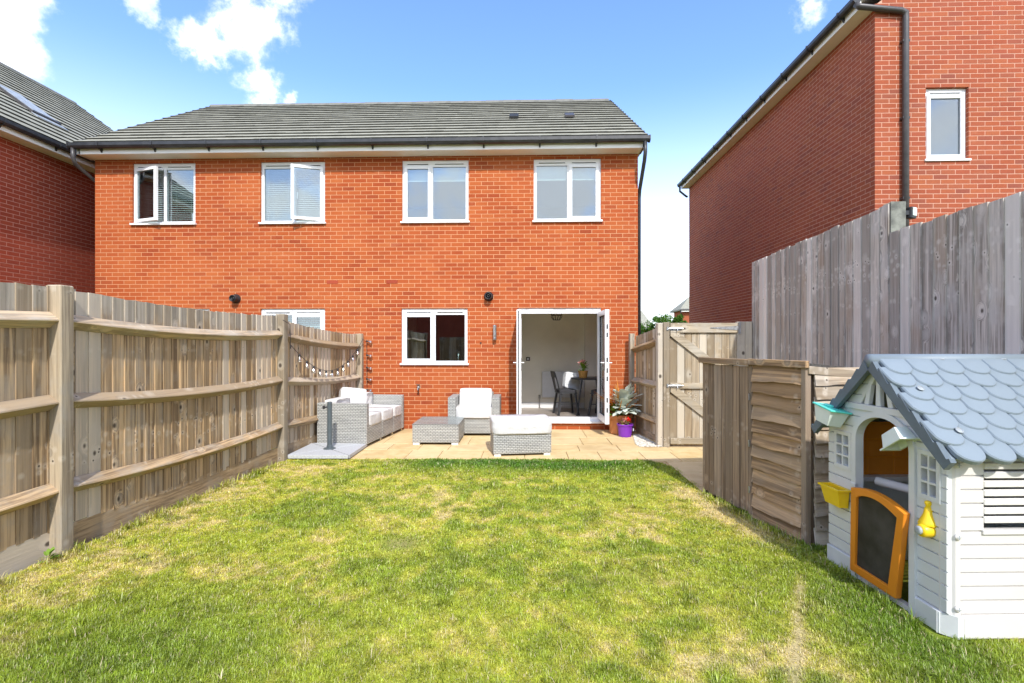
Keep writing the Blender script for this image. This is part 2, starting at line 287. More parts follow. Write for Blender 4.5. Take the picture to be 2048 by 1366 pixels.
# ------------------------------------------------------------------ mesh helpers
V = Vector
class MB:
    def __init__(s): s.v = []; s.f = []
    def add(s, vs, fs):
        n = len(s.v); s.v += [tuple(q) for q in vs]; s.f += [tuple(i+n for i in q) for q in fs]; return s
    def obox(s, o, a, b, c):
        o, a, b, c = V(o), V(a), V(b), V(c)
        return s.add([o, o+a, o+a+b, o+b, o+c, o+a+c, o+a+b+c, o+b+c], [(0, 3, 2, 1), (4, 5, 6, 7), (0, 1, 5, 4), (1, 2, 6, 5), (2, 3, 7, 6), (3, 0, 4, 7)])
    def box(s, x0, x1, y0, y1, z0, z1): return s.obox((x0, y0, z0), (x1-x0, 0, 0), (0, y1-y0, 0), (0, 0, z1-z0))
    def prism(s, pts, d):
        """polygon of 3D points extruded by vector d"""
        n = len(pts); p = [V(q) for q in pts]; d = V(d)
        return s.add(p+[q+d for q in p], [tuple(range(n-1, -1, -1)), tuple(range(n, 2*n))]+[(i, (i+1) % n, n+(i+1) % n, n+i) for i in range(n)])
    def tube(s, pts, r, n=8, cap=True):
        pts = [V(p) for p in pts]; rs = r if isinstance(r, (list, tuple)) else [r]*len(pts); base = len(s.v); up0 = None
        for i, p in enumerate(pts):
            t = (pts[min(i+1, len(pts)-1)]-pts[max(i-1, 0)]).normalized()
            if up0 is None: up0 = t.orthogonal().normalized()
            u = (up0-t*up0.dot(t)).normalized(); w = t.cross(u); up0 = u
            for k in range(n):
                a = 2*math.pi*k/n; s.v.append(tuple(p+(u*math.cos(a)+w*math.sin(a))*rs[i]))
        for i in range(len(pts)-1):
            for k in range(n):
                a = base+i*n+k; b = base+i*n+(k+1) % n; s.f.append((a, b, b+n, a+n))
        if cap: s.f.append(tuple(base+k for k in range(n-1, -1, -1))); s.f.append(tuple(base+(len(pts)-1)*n+k for k in range(n)))
        return s
    def lathe(s, prof, n=20, c=(0, 0, 0), ax='z', cap=True, ph=0.):
        base = len(s.v)
        for r, h in prof:
            for k in range(n):
                a = 2*math.pi*k/n+ph; x, y = r*math.cos(a), r*math.sin(a)
                q = (x, y, h) if ax == 'z' else ((x, h, y) if ax == 'y' else (h, x, y))
                s.v.append((q[0]+c[0], q[1]+c[1], q[2]+c[2]))
        for i in range(len(prof)-1):
            for k in range(n):
                a = base+i*n+k; b = base+i*n+(k+1) % n; s.f.append((a, b, b+n, a+n))
        if cap: s.f.append(tuple(base+k for k in range(n))); s.f.append(tuple(base+(len(prof)-1)*n+k for k in range(n)))
        return s
    def plate(s, us, zs, inside, fn, d0, d1):
        """welded slab on a grid with holes: inside(u,z) at cell centres, fn(u,z,d)->xyz"""
        us = sorted(set(round(u, 5) for u in us)); zs = sorted(set(round(z, 5) for z in zs)); ins = lambda i, j: 0 <= i < len(us)-1 and 0 <= j < len(zs)-1 and inside((us[i]+us[i+1])/2, (zs[j]+zs[j+1])/2)
        idx = {}
        def vid(i, j, k):
            if (i, j, k) not in idx: idx[(i, j, k)] = len(s.v); s.v.append(tuple(fn(us[i], zs[j], (d0, d1)[k])))
            return idx[(i, j, k)]
        for i in range(len(us)-1):
            for j in range(len(zs)-1):
                if not ins(i, j): continue
                q = [(i, j), (i+1, j), (i+1, j+1), (i, j+1)]
                s.f.append(tuple(vid(a, b, 0) for a, b in q)); s.f.append(tuple(vid(a, b, 1) for a, b in reversed(q)))
                for k, (di, dj) in enumerate(((0, -1), (1, 0), (0, 1), (-1, 0))):
                    if not ins(i+di, j+dj):
                        a, b = q[k], q[(k+1) % 4]; s.f.append((vid(*a, 0), vid(*a, 1), vid(*b, 1), vid(*b, 0)))
        return s
    def mesh(s, name, bevel=0, seg=2, smooth=False, sub=0):
        me = bpy.data.meshes.new(name); me.from_pydata(s.v, [], s.f)
        bm = bmesh.new(); bm.from_mesh(me)
        if bevel: bmesh.ops.bevel(bm, geom=[e for e in bm.edges if e.is_manifold and e.calc_face_angle(0) > .5], offset=bevel, segments=seg, profile=.6, affect='EDGES', clamp_overlap=True)
        if sub:
            bmesh.ops.subdivide_edges(bm, edges=bm.edges[:], cuts=sub, use_grid_fill=True)
        bmesh.ops.recalc_face_normals(bm, faces=bm.faces[:]); bm.to_mesh(me); bm.free()
        if smooth: me.polygons.foreach_set('use_smooth', [True]*len(me.polygons))
        return me
    def build(s, name, mat, parent=None, loc=None, rot=None, **k):
        return link(name, s.mesh(name, **k), mat, parent, loc, rot)
def link(name, me, mat, parent=None, loc=None, rot=None):
    if mat is not None and not me.materials: me.materials.append(MAT[mat] if isinstance(mat, str) else mat)
    o = bpy.data.objects.new(name, me); C.objects.link(o); o.parent = parent
    m_ = (MAT[mat] if isinstance(mat, str) else mat) if mat is not None else None
    if m_ and me.materials[0] != m_: o.material_slots[0].link = 'OBJECT'; o.material_slots[0].material = m_     # a shared mesh in another colour
    if loc: o.location = loc
    if rot: o.rotation_euler = rot
    return o
def thing(name, label, cat, loc=(0, 0, 0), rz=0., group=None):
    o = bpy.data.objects.new(name, None); C.objects.link(o); o.location = loc; o.rotation_euler = (0, 0, rz); o.empty_display_size = .1
    return tag(o, label, cat, group)
def tag(o, label, cat, group=None):
    o['label'] = label; o['category'] = cat
    if group: o['group'] = group
    return o
def structure(o): o['kind'] = 'structure'; return o
def stuff(o): o['kind'] = 'stuff'; return o
def box(name, mat, parent, x0, x1, y0, y1, z0, z1, **k): return MB().box(x0, x1, y0, y1, z0, z1).build(name, mat, parent, **k)
def inrect(u, z, rs): return any(a < u < b and c < z < d for a, b, c, d in rs)

# ------------------------------------------------------------------ brickwork
BL, BH, J = .214, .0635, .0115
def brickwall(parent, o, udir, ndir, length, z0, z1, openings, mat, mort, singles=0, focus=None, top=None, start=0., depth=.102):
    """stretcher bond wall; o = start of the wall's outer face, udir along it, ndir outward. The nearest full bricks become objects, the rest one part."""
    o, u, n = V(o), V(udir), V(ndir); zt = top or (lambda a: z1)
    full, rest = [], MB()
    rows = int(math.ceil((max(z1, max(zt(length*k/20) for k in range(21)))-z0)/(BH+J)))
    for r in range(rows):
        a0 = z0+r*(BH+J); b0 = a0+BH; x = -((BL+J)/2 if r % 2 else 0)+start
        while x < length:
            segs = [(max(x, 0), min(x+BL, length))]
            for (p, q, s0, s1) in openings:
                if b0 > s0+.002 and a0 < s1-.002:
                    new = []
                    for s, e in segs:
                        if e <= p or s >= q: new.append((s, e)); continue
                        for lo_, hi_ in ((a0, s0-.002), (s1+.002, b0)):      # cut bricks under a sill or over a head
                            if hi_-lo_ > .008 and min(e, q)-max(s, p) > .01: rest.obox(o+u*max(s, p)+V((0, 0, lo_)), u*(min(e, q)-max(s, p)), -n*depth, V((0, 0, hi_-lo_)))
                        if s < p: new.append((s, p))
                        if e > q: new.append((q, e))
                    segs = new
            for s, e in segs:
                if e-s < .006 or a0 > zt((s+e)/2)-.02: continue
                bt = min(b0, zt((s+e)/2))
                if e-s > BL-.002 and bt == b0: full.append((s, a0))
                else: rest.obox(o+u*s+V((0, 0, a0)), u*(e-s), -n*depth, V((0, 0, bt-a0)))
            x += BL+J
    f = V(focus) if focus else o
    full.sort(key=lambda q: ((o+u*(q[0]+BL/2)+V((0, 0, q[1])))-f).length)
    ang = math.atan2(u.y, u.x); me = None
    for i, (s, a0) in enumerate(full):
        if i < singles:
            if me is None:
                sgn = 1 if (V((-math.sin(ang), math.cos(ang), 0)).dot(-n) > 0) else -1
                me = MB().box(-BL/2, BL/2, 0 if sgn > 0 else -depth, depth if sgn > 0 else 0, 0, BH).mesh('brick')
            b = link('brick', me, mat, parent, o+u*(s+BL/2)+V((0, 0, a0)), (0, 0, ang))
        else: rest.obox(o+u*s+V((0, 0, a0)), u*BL, -n*depth, V((0, 0, BH)))
    stuff(rest.build('brickwork', mat, parent))
    openings = [(a-.004, b+.004, c-.003, d+.003) for a, b, c, d in openings]
    us = [.003, length-.003]+[v for op in openings for v in op[:2]]; zs = [z0-.4, z1]+[v for op in openings for v in op[2:]]
    if top: us += [length*k/24 for k in range(1, 24)]
    fn = (lambda a, z, d: o+u*a+V((0, 0, min(z, zt(a))))-n*d)
    if top: zs += [max(zt(length*k/24) for k in range(25))]
    MB().plate(us, zs, lambda a, z: not inrect(a, z, openings), fn, .0022, depth-.004).build('wall', mort, parent)

def roof_courses(parent, e0, e1, r0, r1, n, mat='tile', thick=.026, seg=.33):
    """n lapped courses between eaves line e0-e1 and ridge line r0-r1"""
    e0, e1, r0, r1 = map(V, (e0, e1, r0, r1)); nor = (e1-e0).cross(r0-e0).normalized()
    if nor.z < 0: nor = -nor
    k = max(2, int((e1-e0).length/seg)); rnd = random.Random(3)
    for i in range(n):
        t0, t1 = i/n, min(1., (i+1.16)/n); a0, a1 = e0.lerp(r0, t0), e1.lerp(r1, t0); b0, b1 = e0.lerp(r0, t1), e1.lerp(r1, t1); m = MB(); n0 = 0
        vs = []
        for j in range(k+1):
            for side in (0, 1):
                q = min(1, max(0, (j+(.0 if side == 0 else .02)-.01)/k)); jit = rnd.uniform(-.003, .004) if side else None
                if side == 0 and j == 0: jit = 0.
                if side == 0: jit = prev if j else 0.
                prev = jit
                A = a0.lerp(a1, q); B = b0.lerp(b1, q); vs += [A+nor*(.038+jit*.7), B+nor*(.006), B-nor*.010, A+nor*(.038+jit*.7-.024)]
        fs = []
        for j in range(2*k+1):
            p, q = 4*j, 4*j+4
            fs += [(p, q, q+1, p+1), (p+1, q+1, q+2, p+2), (p+2, q+2, q+3, p+3), (p+3, q+3, q, p)]
        e = 4*(2*k+1); fs += [(0, 1, 2, 3), (e+3, e+2, e+1, e)]
        tc_ = m.add(vs, fs).build('tile_course', mat, parent); tc_.data.materials.append(MAT['tile_edge_shade'])
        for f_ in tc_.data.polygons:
            if abs(f_.normal.dot(nor)) < .5 and abs(f_.normal.dot((e1-e0).normalized())) < .5 and f_.normal.dot(r0-e0) < 0: f_.material_index = 1  # butt faces coloured dark to paint the shade line under each lap
    a_ = (e1-e0).normalized()
    for p, q, sg in ((e0, r0, 1), (e1, r1, -1)): MB().obox(p-nor*.02+a_*sg*.004, q-p, a_*sg*.03, nor*.044).build('dry_verge', 'slot', parent)
    MB().add([e0-nor*.014, e1-nor*.014, r1-nor*.014, r0-nor*.014], [(0, 1, 2, 3)]).build('roof_underlay', 'slot', parent)

def extrude_line(name, mat, parent, prof, p0, p1, out, **k):
    """profile in (out, z) swept from p0 to p1"""
    p0, p1, out = V(p0), V(p1), V(out); return MB().prism([p0+out*a+V((0, 0, b)) for a, b in prof], p1-p0).build(name, mat, parent, **k)
GUT = [(.0, .075), (.0, .02), (.02, -.012), (.056, -.026), (.092, -.012), (.112, .02), (.112, .075), (.104, .075), (.104, .024), (.086, .0), (.056, -.016), (.026, 0), (.01, .024), (.01, .075)]
def gutter(parent, p0, p1, out, spacing=1.0, mat='black', skip=.4):
    g = extrude_line('gutter', mat, parent, GUT, p0, p1, out); p0, p1, out = V(p0), V(p1), V(out); d = p1-p0; L = d.length; d.normalize()
    me = None; x = skip
    for p in (p0, p1): extrude_line('gutter_end', mat, g, [(-.004, .08), (-.004, .01), (.02, -.025), (.056, -.036), (.092, -.025), (.12, .01), (.12, .08)], p-d*.012, p+d*.012, out)
    while x < L-.1:
        q = p0+d*x
        if me is None:
            pr = [(-.012, .05), (-.012, -.075), (.01, -.075), (.03, -.03), (.056, -.037), (.095, -.024), (.122, .012), (.122, .085), (.109, .085), (.109, .018), (.056, -.027), (.02, -.014), (.002, .02), (.002, .05)]
            me = MB().prism([out*a+V((0, 0, b))-d*.014 for a, b in pr], d*.028).mesh('bracket')
        link('bracket', me, mat, g, q); x += spacing
    return g

# ------------------------------------------------------------------ windows
def window(parent, x0, x1, z0, z1, y, sash, openang=0, blind=None, split=.5, sill=True):
    """casement in a wall facing -Y; sash 'L'/'R' carries an inner sash frame, opened by openang degrees"""
    w = bpy.data.objects.new('window', None); C.objects.link(w); w.parent = parent; w.empty_display_size = .1
    fw = .055; yb = y+.035; xm = x0+(x1-x0)*split
    lights = [(x0+fw, xm-fw*.45, 'L'), (xm+fw*.45, x1-fw, 'R')] if split < 1 else [(x0+fw, x1-fw, sash)]
    zb, zt = z0+.075, z1-.115
    holes = [(a, b, zb, zt) for a, b, _ in lights]
    us = [x0, x1]+[v for h in holes for v in h[:2]]
    MB().plate(us, [z0+.03, zb, zt, z1], lambda u, z: not inrect(u, z, holes), lambda u, z, d: (u, yb+d, z), 0, .06).build('frame', 'upvc', w)
    if sill: box('sill', 'upvc', w, x0-.025, x1+.025, y-.045, yb-.002, z0, z0+.034, bevel=.006)
    for a, b, k in lights:
        box('trickle_vent', 'upvc', w, a+.02, b-.02, yb-.012, yb-.002, z1-.075, z1-.040, bevel=.004)
        box('vent_slot', 'slot', w, a+.04, b-.04, yb-.016, yb-.013, z1-.075, z1-.064)
        if k == sash:
            s = .052; hx = a-.012 if k == 'L' else b+.012; wd = (b-a)+.024; sg = 1 if k == 'L' else -1
            lo, hi = zb-.012, zt+.012
            fr = MB().plate([0, s*sg, (wd-s)*sg, wd*sg], [lo, lo+s, hi-s, hi], lambda u, z: not (s < abs(u) < wd-s and lo+s < z < hi-s), lambda u, z, d: (u, d, z), -.018, .03).build('sash', 'upvc', w, loc=(hx, yb-.012 if openang else yb-.006, 0), rot=(0, 0, R(-openang*sg)))
            MB().box(min(s*sg, (wd-s)*sg), max(s*sg, (wd-s)*sg), .004, .010, lo+s, hi-s).build('pane', 'glass', w, loc=fr.location, rot=fr.rotation_euler)
            box('handle', 'chrome' if openang == 0 else 'upvc', w, (b-.03 if k == 'L' else a+.015), (b-.015 if k == 'L' else a+.03), yb+.045, yb+.065, (lo+hi)/2-.06, (lo+hi)/2+.06)
        else: box('pane', 'glass', w, a, b, yb+.02, yb+.026, zb, zt)
        if blind == 'slat':
            me = None; z = zb+.02
            while z < zt+.05:
                if me is None: me = MB().obox((a-.03, 0, 0), (b-a+.06, 0, 0), (0, .022, .0175), (0, -.0012, .0016)).mesh('blind_slat')
                link('blind_slat', me, 'blind', w, (0, yb+.12, z)); z += .0365
            for xx in (a+.12, b-.12): box('blind_cord', 'blind', w, xx-.002, xx+.002, yb+.114, yb+.116, zb, zt)
        if blind == 'roller': box('roller_blind', 'roller', w, a-.05, b+.05, yb+.10, yb+.104, zt-.24, zt+.12)
    return w

# ------------------------------------------------------------------ ground and paving
D = 9.12                                  # plane of the brick semi's rear wall
structure(MB().add([(-300, -150, -.06), (300, -150, -.06), (300, 500, -.06), (-300, 500, -.06)], [(0, 1, 2, 3)]).build('ground', 'ground'))
FENCE = [(-3.63, .62), (-3.455, 3.597), (-3.27, 6.578), (-3.057, 9.05)]
def fence_x(y):
    for (a, b), (c, d) in zip(FENCE, FENCE[1:]):
        if y <= d or (c, d) == FENCE[-1]: return a+(c-a)*(y-b)/(d-b)
def lawn_right(y):
    if y > 5.2: return 1.90-.25*max(0, (y-6.35)/.40)**2 - .04*math.sin(y*7) if y < 6.75 else 1.6
    return 3.5
patio = structure(MB().box(-3.25, 3.42, 4.95, D-.004, -.055, -.022).build('patio', 'joint'))
def in_lawn(x, y): return y < 6.66 and x < 1.9-.28*max(0, (y-6.25)/.41)**2
rows = [(4.98, .50), (5.49, .60), (6.10, .565), (6.675, .595), (7.28, .445), (7.735, .595), (8.34, .765)]
rs = random.Random(11)
for ri, (y0, h) in enumerate(rows):
    x = -3.22+rs.uniform(-.3, 0) if y0 > 6.6 else 1.86
    while x < 3.42:
        w = rs.choice((.45, .6, .6, .75)); a, b = max(x, fence_x(min(y0, 9))+.02 if y0 > 6.6 else x), min(x+w-.007, 3.41)
        if b-a > .05:
            z = rs.uniform(-.002, .002); MB().box(a, b, y0, y0+h-.007, -.035, z).build('slab', 'slab', patio, bevel=.004, seg=1)
        x += w

# lawn: a soil sheet and real blades
rngn = np.random.default_rng(5)
TAB = [rngn.random((64, 64)) for _ in range(8)]
def vn(x, y, s, k):
    x = x*s+k*13.7; y = y*s+k*7.3; i = np.floor(x).astype(int); j = np.floor(y).astype(int); fx = x-i; fy = y-j; fx = fx*fx*(3-2*fx); fy = fy*fy*(3-2*fy); T = TAB[k]
    g = lambda a, b: T[a % 64, b % 64]
    return (g(i, j)*(1-fx)+g(i+1, j)*fx)*(1-fy)+(g(i, j+1)*(1-fx)+g(i+1, j+1)*fx)*fy
def sst(v, a, b): t = np.clip((v-a)/(b-a), 0, 1); return t*t*(3-2*t)
def segd(x, y, a, b):
    ax, ay = a; dx, dy = b[0]-ax, b[1]-ay; t = np.clip(((x-ax)*dx+(y-ay)*dy)/(dx*dx+dy*dy), 0, 1); return np.hypot(x-ax-t*dx, y-ay-t*dy)
def lawn_fields(x, y):
    n = .26*vn(x, y, .9, 0)+.22*vn(x, y, 2.3, 1)+.26*vn(x, y, 6.0, 2)+.26*vn(x, y, 17, 3)
    dry = sst(n, .36, .80)*.92
    dry += 1.0*np.exp(-(segd(x, y, (1.60, 5.5), (1.98, 4.0))/.19)**2)*(.6+.7*vn(x, y, 5, 4))
    dry += .8*np.exp(-(segd(x, y, (1.84, 3.39), (1.20, 2.25))/.045)**2)
    dry += .45*np.exp(-(((x+2.75)/.5)**2+((y-6.1)/.35)**2))
    dry += .3*np.exp(-(segd(x, y, FENCE[0], FENCE[2])-.12)**2/.012)*vn(x, y, 3, 5)
    lush_shade = 1.25*np.exp(-((y-6.42)/.34)**2)*sst(x, -2.2, -1.0)*(1-sst(x, 1.3, 2.0))*(.55+.6*vn(x, y, 4, 2))
    lush_shade = np.maximum(lush_shade, .75*np.exp(-(((x-2.05)/.42)**2+((y-2.75)/.9)**2)))
    lush_shade = np.maximum(lush_shade, .38*sst(vn(x, y, 1.9, 6)*.45+vn(x, y, 7, 5)*.55, .52, .8)); lush_shade = np.maximum(lush_shade, .55*np.exp(-(((x+2.0)/.9)**2+((y-2.4)/.6)**2)))
    lush_shade = np.maximum(lush_shade, .8*np.exp(-(segd(x, y, (1.92, 5.2), (2.2, 3.85))/.09)**2))  # dark green along the shed foot paints in its shadow on the lawn
    bare = np.exp(-(((x+.98)/.17)**2+((y-3.83)/.15)**2))+.8*np.exp(-(((x-.60)/.34)**2+((y-3.32)/.13)**2))*vn(x, y, 7, 7)+.7*np.exp(-(segd(x, y, (1.84, 3.39), (1.20, 2.25))/.035)**2)
    dry = np.clip(dry-lush_shade*1.0, 0, 1); return dry, np.clip(lush_shade, 0, 1), np.clip(bare, 0, 1)
def lawn_tone(dry, lush_shade, bare, r):
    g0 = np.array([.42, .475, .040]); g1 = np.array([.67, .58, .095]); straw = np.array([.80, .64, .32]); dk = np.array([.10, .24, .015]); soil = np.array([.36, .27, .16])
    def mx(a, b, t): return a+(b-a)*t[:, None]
    c = mx(np.tile(g0, (len(dry), 1)), g1, np.clip(dry*1.1, 0, 1)); c = mx(c, straw, sst(dry+(r-.5)*1.1, .72, 1.1)); c = mx(c, dk, np.clip(lush_shade*.95, 0, 1)); return mx(c, soil, bare*.55)
def footprint(x, y):
    # things that stand on the lawn
    ph = (x > 2.17) & (x < 3.5) & (y > 2.68) & (y < 3.72); sh = (y > 3.9) & (x > 2.19-.24*(y-3.93)) & (y < 5.4)
    return ph | sh
gx, gy = np.meshgrid(np.linspace(-3.66, 3.42, 178), np.linspace(-1.5, 6.68, 206)); shp = gx.shape; gxf, gyf = gx.ravel(), gy.ravel()
fx_ = np.interp(gyf, [-1.5, .62, 3.597, 6.578, 9.05], [-3.75, -3.63, -3.455, -3.27, -3.057])
gxf = np.maximum(gxf, fx_); lim = np.where(gyf > 5.15, 1.9-.28*np.maximum(0, (gyf-6.25)/.41)**2, 3.42); gxf = np.minimum(gxf, lim)
d_, l_, b_ = lawn_fields(gxf, gyf); gz = .012*(vn(gxf, gyf, 2.1, 3)-.5)+.012*vn(gxf, gyf, 9, 2)-.012
me = bpy.data.meshes.new('lawn'); nx, ny = shp[1], shp[0]; ii = np.arange(nx*ny).reshape(ny, nx)
me.from_pydata(np.stack([gxf, gyf, gz], 1).tolist(), [], np.stack([ii[:-1, :-1], ii[:-1, 1:], ii[1:, 1:], ii[1:, :-1]], -1).reshape(-1, 4).tolist())
at = me.color_attributes.new('tone', 'FLOAT_COLOR', 'POINT'); col = np.ones((nx*ny, 4)); col[:, :3] = lawn_tone(np.clip(d_+.25, 0, 1), l_, b_, np.full(nx*ny, .5)); at.data.foreach_set('color', col.ravel())
structure(link('lawn', me, 'soil'))

def grass():
    xs, ys = [], []
    for y0, y1, dens in ((-.5, 1.6, 2500), (1.6, 2.6, 38000), (2.6, 3.6, 32000), (3.6, 4.8, 19000), (4.8, 6.68, 11000)):
        a = 7.1*(y1-y0); n = int(a*dens); xs.append(rngn.uniform(-3.66, 3.42, n)); ys.append(rngn.uniform(y0, y1, n))
    n = 26000; xs.append(rngn.uniform(-2.2, 1.95, n)); ys.append(rngn.normal(6.56, .07, n))          # longer fringe along the slabs
    kl = [np.ones(sum(map(len, xs)))]; kw = [np.ones(sum(map(len, xs)))]
    def clump(px_, py_, n_, sp, l_, w_): xs.append(rngn.normal(px_, sp, n_)); ys.append(rngn.normal(py_, sp, n_)); kl.append(np.full(n_, l_)); kw.append(np.full(n_, w_))
    for _ in range(150): yy = rngn.uniform(1.2, 6.4); clump(np.interp(yy, [.62, 3.597, 6.578], [-3.60, -3.42, -3.24])+abs(rngn.normal(.03, .04)), yy, int(rngn.integers(10, 34)), .025, rngn.uniform(1.8, 3.6), 1.1)    # uncut tufts against the fence
    for _ in range(60): t_ = rngn.random(); clump(2.13-.30*t_-abs(rngn.normal(.0, .03)), 3.9+1.3*t_, 20, .025, rngn.uniform(1.6, 3.0), 1.1)
    for _ in range(40): t_ = rngn.random(); clump(2.15, 2.75+.9*t_, 22, .025, rngn.uniform(1.6, 2.8), 1.1)
    for _ in range(420): clump(rngn.uniform(-3.3, 2.1), rngn.uniform(1.9, 6.4), int(rngn.integers(12, 40)), rngn.uniform(.015, .04), rngn.uniform(1.3, 2.1), rngn.uniform(1., 1.7))    # coarser clumps
    for _ in range(70): clump(rngn.uniform(-3.3, 2.1), rngn.uniform(1.9, 5.5), 90, rngn.uniform(.03, .08), .55, 3.2)    # clover
    kl, kw = np.concatenate(kl), np.concatenate(kw)
    x, y = np.concatenate(xs), np.concatenate(ys)
    fx = np.interp(y, [-1.5, .62, 3.597, 6.578, 9.05], [-3.75, -3.63, -3.455, -3.27, -3.057]); lim = np.where(y > 5.15, 1.9-.28*np.maximum(0, (y-6.25)/.41)**2, 3.42)
    # inside what a step to the side could see
    k = (x > fx) & (x < lim) & (y < 6.69+.02*np.sin(x*9)) & ~footprint(x, y) & (np.abs(x) < (y+1.0)*1.35+.3)
    x, y, kl, kw = x[k], y[k], kl[k], kw[k]; dry, lush_shade, bare = lawn_fields(x, y)
    lush_shade = np.maximum(lush_shade, .55*(kw > 3)); lush_shade = np.maximum(lush_shade, .25*(kl > 1.2))
    k = rngn.random(len(x)) > np.clip(bare*.93+np.clip(dry-.55, 0, 1)*.45, 0, .97); x, y, dry, lush_shade, bare, kl, kw = x[k], y[k], dry[k], lush_shade[k], bare[k], kl[k], kw[k]; n = len(x)
    r = rngn.random(n); tuft = vn(x, y, 22, 4)
    Lh = (.009+.012*rngn.random(n)+.013*tuft)*(1+.7*lush_shade)*(1-.2*dry); long = rngn.random(n) > .985; Lh[long] *= 1.7; Lh *= kl
    w = .0011+.0012*rngn.random(n)+np.clip((y-2.5)*.0006, 0, .0026); w *= kw
    ang = rngn.uniform(0, 2*np.pi, n)+2.5*vn(x, y, 3, 6); lean = np.clip(np.abs(rngn.normal(.95, .5, n)), 0, 2.0)
    dx, dy = np.cos(ang), np.sin(ang); px, py = -dy, dx
    z0 = .012*(vn(x, y, 2.1, 3)-.5)+.012*vn(x, y, 9, 2)-.016
    up1, out1 = np.cos(lean*.55), np.sin(lean*.55); up2, out2 = np.cos(lean*1.15), np.sin(lean*1.15)
    m1 = .55*Lh; m2 = .45*Lh; v = np.empty((n, 5, 3), np.float32)
    cx1, cy1, cz1 = x+dx*out1*m1, y+dy*out1*m1, z0+up1*m1; cx2, cy2, cz2 = cx1+dx*out2*m2, cy1+dy*out2*m2, cz1+up2*m2
    for i, (a, b, c, s) in enumerate(((x, y, z0, -1), (x, y, z0, 1), (cx1, cy1, cz1, -.8), (cx1, cy1, cz1, .8), (cx2, cy2, cz2, 0))):
        v[:, i, 0] = a+px*w*s; v[:, i, 1] = b+py*w*s; v[:, i, 2] = c
    base = (np.arange(n)*5)[:, None]
    me = bpy.data.meshes.new('grass'); me.vertices.add(n*5); me.vertices.foreach_set('co', v.ravel())
    li = np.concatenate([base+np.array([[0, 1, 3, 2]]), base+np.array([[2, 3, 4]])], 1).astype(np.int32); me.loops.add(n*7); me.loops.foreach_set('vertex_index', li.ravel())
    st = (np.arange(n)*7)[:, None]+np.array([[0, 4]]); me.polygons.add(n*2); me.polygons.foreach_set('loop_start', st.ravel().astype(np.int32)); me.update(calc_edges=True)
    c = lawn_tone(dry, lush_shade, bare*.3, r)*(.66+.56*rngn.random((n, 1)))*(.52+.96*vn(x, y, 30, 1)*.6+.96*vn(x, y, 11, 7)*.4)[:, None]; pale = rngn.random(n) < (.06+.16*dry); c[pale] = np.array([.62, .53, .29])*(.75+.4*rngn.random((pale.sum(), 1)))
    col = np.ones((n, 5, 4), np.float32); col[:, :, :3] = c[:, None, :]
    at = me.color_attributes.new('tone', 'FLOAT_COLOR', 'POINT'); at.data.foreach_set('color', col.ravel())
    stuff(tag(link('grass', me, 'grass'), 'short patchy green and straw coloured lawn grass', 'grass'))
grass()

# ------------------------------------------------------------------ the brick semi-detached house
HX0, HX1, EZ = -8.158, 2.035, 5.06
house = thing('semi_detached_house', 'wide orange brick semi-detached house with open patio doors and grey tiled roof', 'house', (0, 0, 0))
WT, WB = 4.975, 3.805
wins = [(-7.432, -6.225, WB, WT), (-4.979, -3.760, WB, WT), (-2.310, -1.075, WB, WT), (.130, 1.362, WB, WT), (-2.322, -1.093, 1.18, 2.227), (-4.979, -3.76, 1.18, 2.227)]
door_op = (-.165, 1.365, .135, 2.227); nb_door = (-7.45, -5.95, .135, 2.227)
ops = [(a-HX0, b-HX0, c, d) for a, b, c, d in wins+[door_op, nb_door]]
brickwall(house, (HX0, D, 0), (1, 0, 0), (0, -1, 0), HX1-HX0, -.075, EZ, [(a, b, c+0, d) for a, b, c, d in ops], 'brick', 'mortar', singles=298, focus=(-.6, D, 2.6))
for x, nn in ((HX1, 1), (HX0, -1)):
    apex = 7.60; zt = lambda a: EZ+(apex-EZ)*(1-abs(a-3.45)/3.45)
    brickwall(house, (x, D+.1025, 0), (0, 1, 0), (nn, 0, 0), 6.9, -.075, EZ, [], 'brick', 'mortar', top=zt)
box('rear_wall', 'mortar', house, HX0, HX1, D+7.0, D+7.1, -.1, EZ)
# inner leaf, rooms
MB().plate([HX0+.12, HX1-.12]+[v for a, b, *_ in wins+[door_op, nb_door] for v in (a+.02, b-.02)], [.1, 2.42, 2.62, EZ]+[v for *_, c, d in wins+[door_op, nb_door] for v in (c+.02, d-.02)],
    lambda u, z: not inrect(u, z, [(a+.02, b-.02, c+.02, d-.02) for a, b, c, d in wins+[door_op, nb_door]]), lambda u, z, d: (u, D+d, z), .125, .27).build('inner_wall', 'plaster', house)
box('upper_floor', 'ceiling', house, HX0+.12, HX1-.12, D+.275, D+6.98, 2.40, 2.62)
box('room_floor', 'floor', house, HX0+.12, HX1-.12, D+.04, D+6.98, .02, .135)
box('loft_floor', 'ceiling', house, HX0+.12, HX1-.12, D+.275, D+6.98, EZ-.08, EZ-.01)
box('party_wall', 'plaster', house, -3.16, -3.04, D+.275, D+6.97, .14, 2.39); box('party_wall', 'plaster', house, -3.16, -3.04, D+.275, D+6.97, 2.63, EZ-.09)
BW = 11.18
box('dining_wall', 'plaster', house, -.35, 1.30, BW, BW+.1, .136, 2.395)
box('boxed_wall', 'plaster', house, 1.302, HX1-.13, BW-.09, BW+.1, .136, 2.395)
box('kitchen_wall', 'plaster', house, -3.03, -.352, BW+1.2, BW+1.3, .136, 2.395)
box('skirting_board', 'upvc', house, -.34, 1.298, BW-.018, BW-.002, .137, .255)
box('partition_wall', 'plaster', house, -3.03, HX1-.13, 12.3, 12.4, 2.63, EZ-.09); box('partition_wall', 'plaster', house, HX0+.13, -3.17, 12.3, 12.4, 2.63, EZ-.09)
box('bedroom_wall', 'plaster', house, -.42, -.34, D+.275, 12.29, 2.63, EZ-.09)
